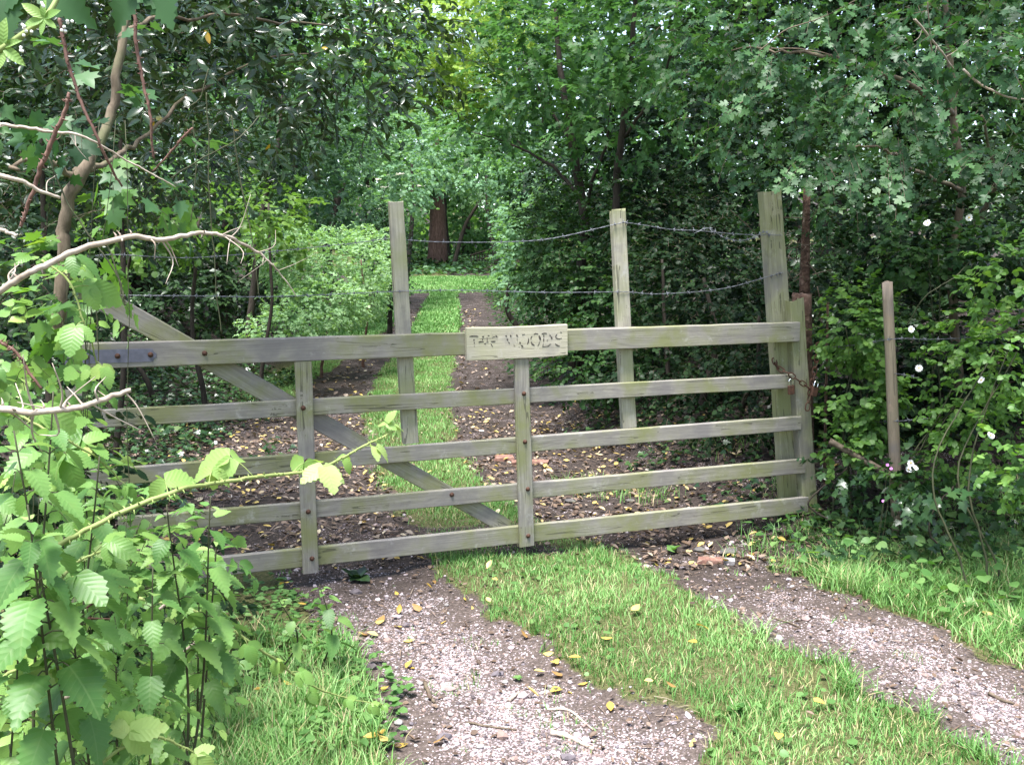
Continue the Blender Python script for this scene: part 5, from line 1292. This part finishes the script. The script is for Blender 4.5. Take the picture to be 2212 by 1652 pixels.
cane('bramble_cane', 'bramble', "bramble sprig with fresh leaves hanging over the iron hinge strap", [P(90, 560, 2.3), P(150, 610, 2.3), P(185, 700, 2.3), P(210, 800, 2.35)], [.003, .0025, .0015], M['cane_green'], thorns=30, leaf=LM['bramble'], leaf_size=.07, leaf_step=.09, start=.1, group=BRG)
cane('bramble_cane', 'bramble', "bramble sprig with pale leaves in front of the second rail at the hinge end", [P(20, 880, 1.9), P(110, 930, 1.9), P(190, 980, 1.95), P(260, 1040, 2.0)], [.003, .0025, .0015], M['cane_green'], thorns=30, leaf=LM['bramble'], leaf_size=.068, leaf_step=.09, start=.1, group=BRG)

cane('dead_branch', 'branch', "long pale thorny branch arching across in front of the gate", [P(-60, 665, 1.75), P(54, 597, 1.75), P(152, 549, 1.78), P(271, 512, 1.8), P(340, 514, 1.83), P(427, 501, 1.88), P(481, 508, 1.9), P(546, 540, 1.95), P(586, 571, 1.97), P(640, 640, 2.0)], [.0058, .0058, .0055, .005, .0045, .004, .0032, .0026, .0018, .0009], M['cane_pale'], thorns=16, side_twigs=13)
cane('dead_branch', 'branch', "snapped pale branch with a torn orange end and twiggy side shoots", [P(-60, 880, 1.6), P(40, 886, 1.6), P(120, 882, 1.6), P(200, 868, 1.62), P(283, 843, 1.65)], [.0062, .0058, .0054, .0047, .004], M['cane_pale'], thorns=10, side_twigs=16)
cane('dead_branch', 'branch', "thin pale dead branch crossing the holly trunk", [P(-40, 262, 2.4), P(0, 271, 2.4), P(90, 283, 2.4), P(181, 296, 2.42), P(280, 350, 2.5), P(380, 405, 2.55)], [.0045, .0042, .0038, .003, .0022, .0012], M['cane_pale'], thorns=8, side_twigs=6)
cane('dead_branch', 'branch', "pale stick pointing into the hedge above the long thorny branch", [P(-40, 365, 2.0), P(30, 385, 2.0), P(130, 428, 2.05)], [.005, .0045, .003], M['cane_pale'], side_twigs=2)
cane('dead_branch', 'branch', "short pale stick end at the left edge above the thorny branch", [P(-40, 485, 1.9), P(0, 495, 1.9), P(36, 510, 1.9)], [.004, .0038, .003], M['cane_pale'])
RED = [
    ("thorny red cane hanging straight down right of the holly trunk", [(290, 20, 2.3), (300, 108, 2.3), (316, 200, 2.3), (326, 270, 2.3), (333, 343, 2.3)], [.007, .0065, .006, .005, .0045]),
    ("long red cane slanting down left of the holly trunk", [(128, 40, 2.3), (141, 119, 2.3), (174, 213, 2.3), (215, 310, 2.3), (264, 403, 2.35)], [.007, .007, .006, .0055, .004]),
    ("thick red thorny cane crossing low at the left", [(150, 200, 2.2), (141, 240, 2.2), (110, 310, 2.2), (90, 361, 2.2), (62, 440, 2.2), (44, 490, 2.2)], [.006, .007, .0085, .008, .007, .006]),
    ("short red cane between the vine leaves right of the trunk", [(417, 277, 2.6), (380, 320, 2.6), (330, 370, 2.6)], [.005, .0045, .003]),
    ("dark red cane in the gloom near the hinge end", [(0, 735, 2.2), (40, 770, 2.2), (90, 840, 2.2)], [.006, .006, .005]),
    ("brown bare cane slanting under the nettles", [(-20, 1400, 2.0), (100, 1370, 2.1), (190, 1310, 2.2), (215, 1295, 2.2)], [.006, .0055, .005, .004]),
    ("second brown bare cane lower under the nettles", [(-20, 1410, 2.2), (120, 1345, 2.2), (270, 1335, 2.3)], [.005, .0045, .004]),
]
for lab, pts, r in RED: cane('dead_cane', 'cane', lab, px3(pts), [q * .62 for q in r], M['cane_red'], thorns=34, group="dead bramble canes on the left")
STK = [
    ("pale cut stalk poking out level at the left edge", [(-10, 1386, 1.9), (80, 1388, 1.95)]), ("pale cut stalk lower beside the dark nettle leaf", [(115, 1515, 2.0), (195, 1488, 2.05)]),
    ("reddish cut stalk near the bottom frame edge", [(95, 1614, 2.0), (210, 1608, 2.05)]), ("orange tinted stalk slanting up by the runner", [(360, 1438, 2.6), (427, 1380, 2.6)]),
    ("small pale stalk end above the runner", [(345, 1315, 2.6), (365, 1292, 2.6)]), ("grey stalk slanting across the undergrowth", [(85, 1300, 1.9), (130, 1272, 1.95)]),
]
for lab, pts in STK: cane('cut_stalk', 'stalk', lab, px3(pts), [.0045, .004], M['cane_pale'], group="cut stalks in the hedge bottom")
VN = [
    ("thin hanging vine stem left of the sapling", [(447, 200, 3.2), (452, 300, 3.2), (456, 450, 3.2), (466, 600, 3.2), (478, 720, 3.2)]), ("thin hanging vine stem in front of the hazel", [(418, 260, 3.3), (424, 380, 3.3), (412, 480, 3.3)]),
    ("slack green vine looping from the holly to the hinge end", [(105, 340, 2.6), (150, 440, 2.6), (215, 530, 2.6), (255, 590, 2.6), (270, 660, 2.6)]), ("thin vine dangling down over the hinge strap side", [(205, 580, 2.8), (210, 680, 2.8), (213, 800, 2.8), (220, 900, 2.8)]),
    ("pale drooping thorn twig left of the sapling", [(270, 660, 2.3), (262, 620, 2.3), (240, 560, 2.3), (225, 520, 2.3)]), ("long pale vine rising across the holly leaves", [(450, 150, 3.0), (430, 210, 3.0), (397, 235, 3.0)]),
    ("green vine slanting over the dark hazel hollow", [(370, 385, 3.0), (440, 340, 3.0), (510, 300, 3.0), (560, 250, 3.1)]), ("brown vine hanging at the right of the sapling", [(500, 250, 3.4), (520, 400, 3.4), (545, 520, 3.4), (560, 640, 3.4)]),
]
for lab, pts in VN: cane('vine_stem', 'vine', lab, px3(pts), [.0022, .002, .0016], M['stem'], group="vine stems on the left")
RB = [
    ("bare pale hawthorn branch curving out near the top right corner", [(2080, 150, 4.6), (2130, 190, 4.6), (2180, 212, 4.6), (2240, 216, 4.6)], 'cane_pale'), ("straight grey dead stick beside the hanging hawthorn spray", [(1975, 42, 4.7), (2030, 110, 4.8), (2060, 150, 4.85)], 'cane_pale'),
    ("thin upright dead twig behind the hawthorn spray", [(2004, 5, 4.9), (2010, 90, 4.9), (2022, 160, 4.9), (2030, 235, 4.9)], 'twig'), ("long arched hawthorn twig at the top of the picture", [(1640, 110, 5.2), (1700, 65, 5.2), (1770, 40, 5.2), (1850, 0, 5.2)], 'twig'),
    ("curved twig below the arched hawthorn twig", [(1665, 105, 5.2), (1750, 108, 5.2), (1840, 132, 5.2)], 'twig'), ("dry brown stick leaning behind the tall end post", [(1578, 455, 6.9), (1620, 490, 6.9), (1650, 520, 6.9)], 'twig'),
    ("green briar stem curving up out of the rose bushes", [(1960, 700, 5.3), (2000, 640, 5.2), (2060, 600, 5.2), (2100, 560, 5.2)], 'stem'),
]
for lab, pts, mt in RB: cane('bare_twig', 'twig', lab, px3(pts), [.006, .005, .003] if mt == 'cane_pale' else [.0035, .003, .002], M[mt], side_twigs=3, group="bare twigs on the right")

# cleavers right before the lens, top left
cl = thing('cleavers', P(-30, 125, .62), "bright green cleavers sprig with tiny white flowers at the top left corner", 'weed')
cp = px3([(-30, 125, .62), (8, 103, .62), (95, 40, .63), (128, -10, .64)])
V, F, _ = tube(cp, [.0021, .002, .0016], n=20, sides=7); MB().add(V, F).build('stem', M['cane_green'], cl)
for px, py, s in [(8, 103, .013), (95, 40, .011)]:
    mb = MB(); c = P(px, py, .62)
    a = np.linspace(0, 6.28, 7)[:-1] + .4
    yd = np.stack([np.cos(a), -.3 + 0 * a, np.sin(a)], -1)
    leaves(mb, T_LAUREL, np.tile(c, (6, 1)), yd, np.tile([0, -1, .3], (6, 1)), s * rng.uniform(.9, 1.4, 6), rnd=rng.uniform(0, .6, 6)); mb.build('leaf_whorl', LM['shoot'], cl)
for cx, cy_ in [(50, 60), (95, 10), (150, 50), (45, 105), (60, 75), (140, 62)]:
    mb = MB()
    for _ in range(3): mb.add(ICO_V * .0011 + P(cx, cy_, .615) + rng.normal(0, .0012, 3), ICO_F)
    mb.build('flower', M['white'], cl)
for lab, top, d in [("large blurred grey green leaf sprig filling the very top left corner", (45, -30), 1.0), ("broad pale leaf sprig dipping into the top edge above the holly trunk", (305, -45), 1.6)]:
    a = P(top[0] - 60, top[1] - 60, d); b = P(top[0], top[1], d)
    r_ = thing('leafy_sprig', a, lab, 'leaves')
    V, F, _ = tube([a, (a + b) / 2, b], [.002, .0012], n=8, sides=5); MB().add(V, F).build('stem', M['cane_green'], r_)
    for k in range(3):
        mb = MB(); leaves(mb, T_NETTLE, (b + [k * .02 - .02, 0, 0])[None], nrmz(np.array([[rng.normal(0, .8), -.2, -.8]])), np.array([[0, -1, .5]]) + rng.normal(0, .2, (1, 3)), .055 * d, rnd=np.array([.6])); mb.build('leaf', LM['haw'], r_)

# ------------------------------------------------------------------ small things on the ground
def stone_obj(name, label, cat, px, py, size, mat, angular=False, group=None):
    p = G(px, py); s = np.array(size)
    mb = MB()
    if angular:
        V = np.array([[x, y, z] for x in (-1, 1) for y in (-1, 1) for z in (-1, 1)], float) * (1 + rng.normal(0, .1, (8, 3)))
        F = np.array([[0, 1, 3, 2], [4, 6, 7, 5], [0, 4, 5, 1], [2, 3, 7, 6], [0, 2, 6, 4], [1, 5, 7, 3]])
    else:
        V = ICO_V * (1 + rng.normal(0, .15, (12, 1))); F = ICO_F
    a = rng.uniform(-.4, .4); R = np.array([[math.cos(a), -math.sin(a), 0], [math.sin(a), math.cos(a), 0], [0, 0, 1]])
    mb.add((V * s / 2) @ R.T + p + [0, 0, s[2] * .3], F)
    o = mb.build(name, mat, None, smooth=False, origin=p)
    b = o.modifiers.new('bevel', 'BEVEL'); b.width = float(min(s)) * .12; b.segments = 2
    return tag(o, label, cat, group)
stone_obj('brick_fragment', "half sunk red brick end on the right wheel track before the gate", 'brick', 1533, 1215, (.15, .06, .035), M['brick'], True)
stone_obj('stone', "pale squared stone right beside the red brick end", 'stone', 1576, 1217, (.06, .05, .035), M['stone'], True)
stone_obj('brick_fragment', "buff broken tile leaning by the right wheel track behind the gate", 'brick', 1090, 992, (.16, .12, .035), M['brick'], True)
stone_obj('brick_fragment', "red broken brick lying flat just behind the gate's right stile", 'brick', 1165, 1000, (.15, .1, .03), M['brick'], True)
stone_obj('brick_fragment', "small red brick piece in front of the buff broken tile", 'brick', 1118, 1005, (.1, .07, .05), M['brick'], True)
for i, (lab, px, py, s) in enumerate([("grey lump of stone under the bottom rail near the right stile", 1235, 1085, .13), ("pale flinty stone behind the bottom rail", 1360, 1083, .1), ("flat grey stone lying in the soil before the bottom rail", 1575, 1195, .16), ("dark mossy stone at the edge of the right wheel track", 1512, 1190, .12)]):
    stone_obj('stone', lab, 'stone', px, py, (s * .8, s * .55, s * .28), M['darkstone'])
for lab, px, py, s in [("white stone on the left wheel track beside the small green seedling", 1090, 1475, .035), ("white stone right of the small green seedling", 1154, 1474, .032), ("white stone near the folded yellow leaf", 1188, 1485, .03), ("blue grey stone on the left edge of the left wheel track", 907, 1478, .035), ("blue grey stone lower on the left wheel track", 975, 1545, .03), ("grey stone at the bottom of the left wheel track", 1038, 1614, .04), ("pale grey stone in the lower grass edge", 860, 1563, .045), ("white stone near the top of the left wheel track", 965, 1308, .03)]:
    stone_obj('stone', lab, 'stone', px, py, (s, s * .75, s * .55), M['stone'], group=None)
for lab, pts, r in [
    ("short bark stick standing out at the left edge of the left wheel track", [(918, 1478), (926, 1498), (938, 1520)], .009), ("long thin twig lying level on the left wheel track", [(1009, 1562), (1060, 1571), (1116, 1577)], .005),
    ("thick pale stick at the bottom of the left wheel track", [(1190, 1587), (1230, 1594), (1282, 1622)], .011), ("bent red brown twig above the thick pale stick", [(1182, 1534), (1227, 1536), (1282, 1578)], .006),
    ("pale snapped stick between two yellow leaves", [(1099, 1516), (1110, 1508), (1122, 1497)], .008), ("dark twig across the right wheel track", [(1668, 1335), (1700, 1345), (1730, 1358)], .005), ("brown stick far down the right wheel track", [(2135, 1500), (2165, 1515), (2190, 1522)], .008)]:
    p = np.array([G(*q) + [0, 0, r * .8] for q in pts])
    V, F, _ = tube(p, [r, r * .9, r * .6], n=14, sides=7, rough=.08, wander=.001)
    tag(MB().add(V, F).build('stick', M['twig'] if 'pale' not in lab else M['cane_pale'], None, origin=p[0]), lab, 'stick')

seed = thing('seedling', G(1118, 1470), "small green seedling in the gravel between white stones", 'plant')
mb = MB(); c = G(1118, 1470)
a = np.linspace(0, 6, 7); leaves(mb, T_HAZEL, np.tile(c + [0, 0, .012], (7, 1)), np.stack([np.cos(a), np.sin(a), .4 + 0 * a], -1), np.tile([0, 0, 1.0], (7, 1)), .022); mb.build('leaf', LM['clover'], seed)
for lab, px, py, s, nl in [("broad dock plant on the verge at the foot of the end post", 1770, 1130, .09, 10), ("broad leaved weed low on the right hand verge", 2120, 1215, .1, 9), ("dark leafy sprig fallen on the soil beside the left stile", 770, 1255, .09, 9), ("dock seedling on the soil by the red brick end", 1455, 1195, .06, 8), ("flat plantain rosette in the grass strip's edge", 1590, 1545, .045, 8)]:
    c = G(px, py); d = thing('dock_plant' if 'dock' in lab else 'weed', c, lab, 'weed')
    for k in range(nl):
        a = k * 2.4 + rng.normal(0, .2); mb = MB()
        leaves(mb, T_HAZEL if k % 2 else T_ROUND, (c + [0, 0, .02])[None], np.array([[math.cos(a), math.sin(a), rng.uniform(.2, .9)]]), np.array([[0, 0, 1.0]]) + rng.normal(0, .2, (1, 3)), s * rng.uniform(.6, 1.1), rnd=np.array([rng.random()])); mb.build('leaf', LM['clover'] if 'dark' not in lab else LM['laurel'], d)

YL = [(810.7 + a / 3.984, 1237.4 + b / 3.984) for a, b in [(500, 95), (490, 150), (195, 205), (760, 240), (830, 300), (990, 335), (395, 335), (200, 370), (610, 430), (210, 485), (340, 590), (25, 560), (20, 435), (265, 840), (320, 840), (1530, 775), (1535, 705), (1460, 870), (1610, 895), (1770, 820), (1740, 980), (1600, 1020), (1660, 1040), (1410, 1085), (500, 1480), (40, 1510), (285, 1490), (95, 1000), (1020, 135), (960, 40), (1310, 570)]]
YL += [(768 + a / 1.532, 1054.8 + b / 1.532) for a, b in [(845, 745), (1060, 760), (1400, 855), (1120, 835), (985, 675), (1030, 680), (1100, 540), (850, 530), (1130, 487), (940, 415), (995, 285), (1305, 222), (90, 855), (1230, 228), (1515, 742), (2070, 440), (1480, 212)]]
YL += [(a / 2.592, 1054.8 + b / 2.592) for a, b in [(1270, 1145), (1420, 1190), (1640, 1165), (1650, 945), (2100, 760), (2010, 830), (2060, 832), (1830, 770), (1665, 695), (1610, 580), (2125, 1455), (1100, 1405), (960, 1250), (2145, 410), (1525, 338)]]
l0 = None
for i, (px, py) in enumerate(YL):
    c = G(px, py)
    grassy = float(masks(np.array([c[0]]), np.array([c[1]]))[0][0]) > .5
    if i < 6:
        mb = MB()
        leaves(mb, T_DROP if i % 3 else T_BRAMBLE, np.zeros((1, 3)), np.array([[1.0, 0, 0]]), np.array([[0, 0, 1.0]]), .052, rnd=np.array([i / 5]), cup=(.6, 1.6) if i % 2 else (-1.4, -.6))
        o = mb.build('fallen_leaf', LM['fallen'], None)
        protos = (protos if i else []) + [o]
    else:
        o = protos[i % 6].copy(); COL.objects.link(o)
    o.location = Vector(c + [0, 0, .05 if grassy else .012])
    o.rotation_euler = (rng.normal(0, .3), rng.normal(0, .3), rng.uniform(0, 6.28))
    s = rng.uniform(.75, 1.2); o.scale = (s, s, s)
    tag(o, "yellow fallen leaf resting on the grass before the gate" if grassy else "yellow fallen leaf lying on the gravel or soil before the gate", 'leaf', "yellow leaves fallen on the grass" if grassy else "yellow leaves fallen on the track")
print("objects", len(bpy.data.objects), "faces", sum(len(o.data.polygons) for o in bpy.data.objects if o.type == 'MESH'))
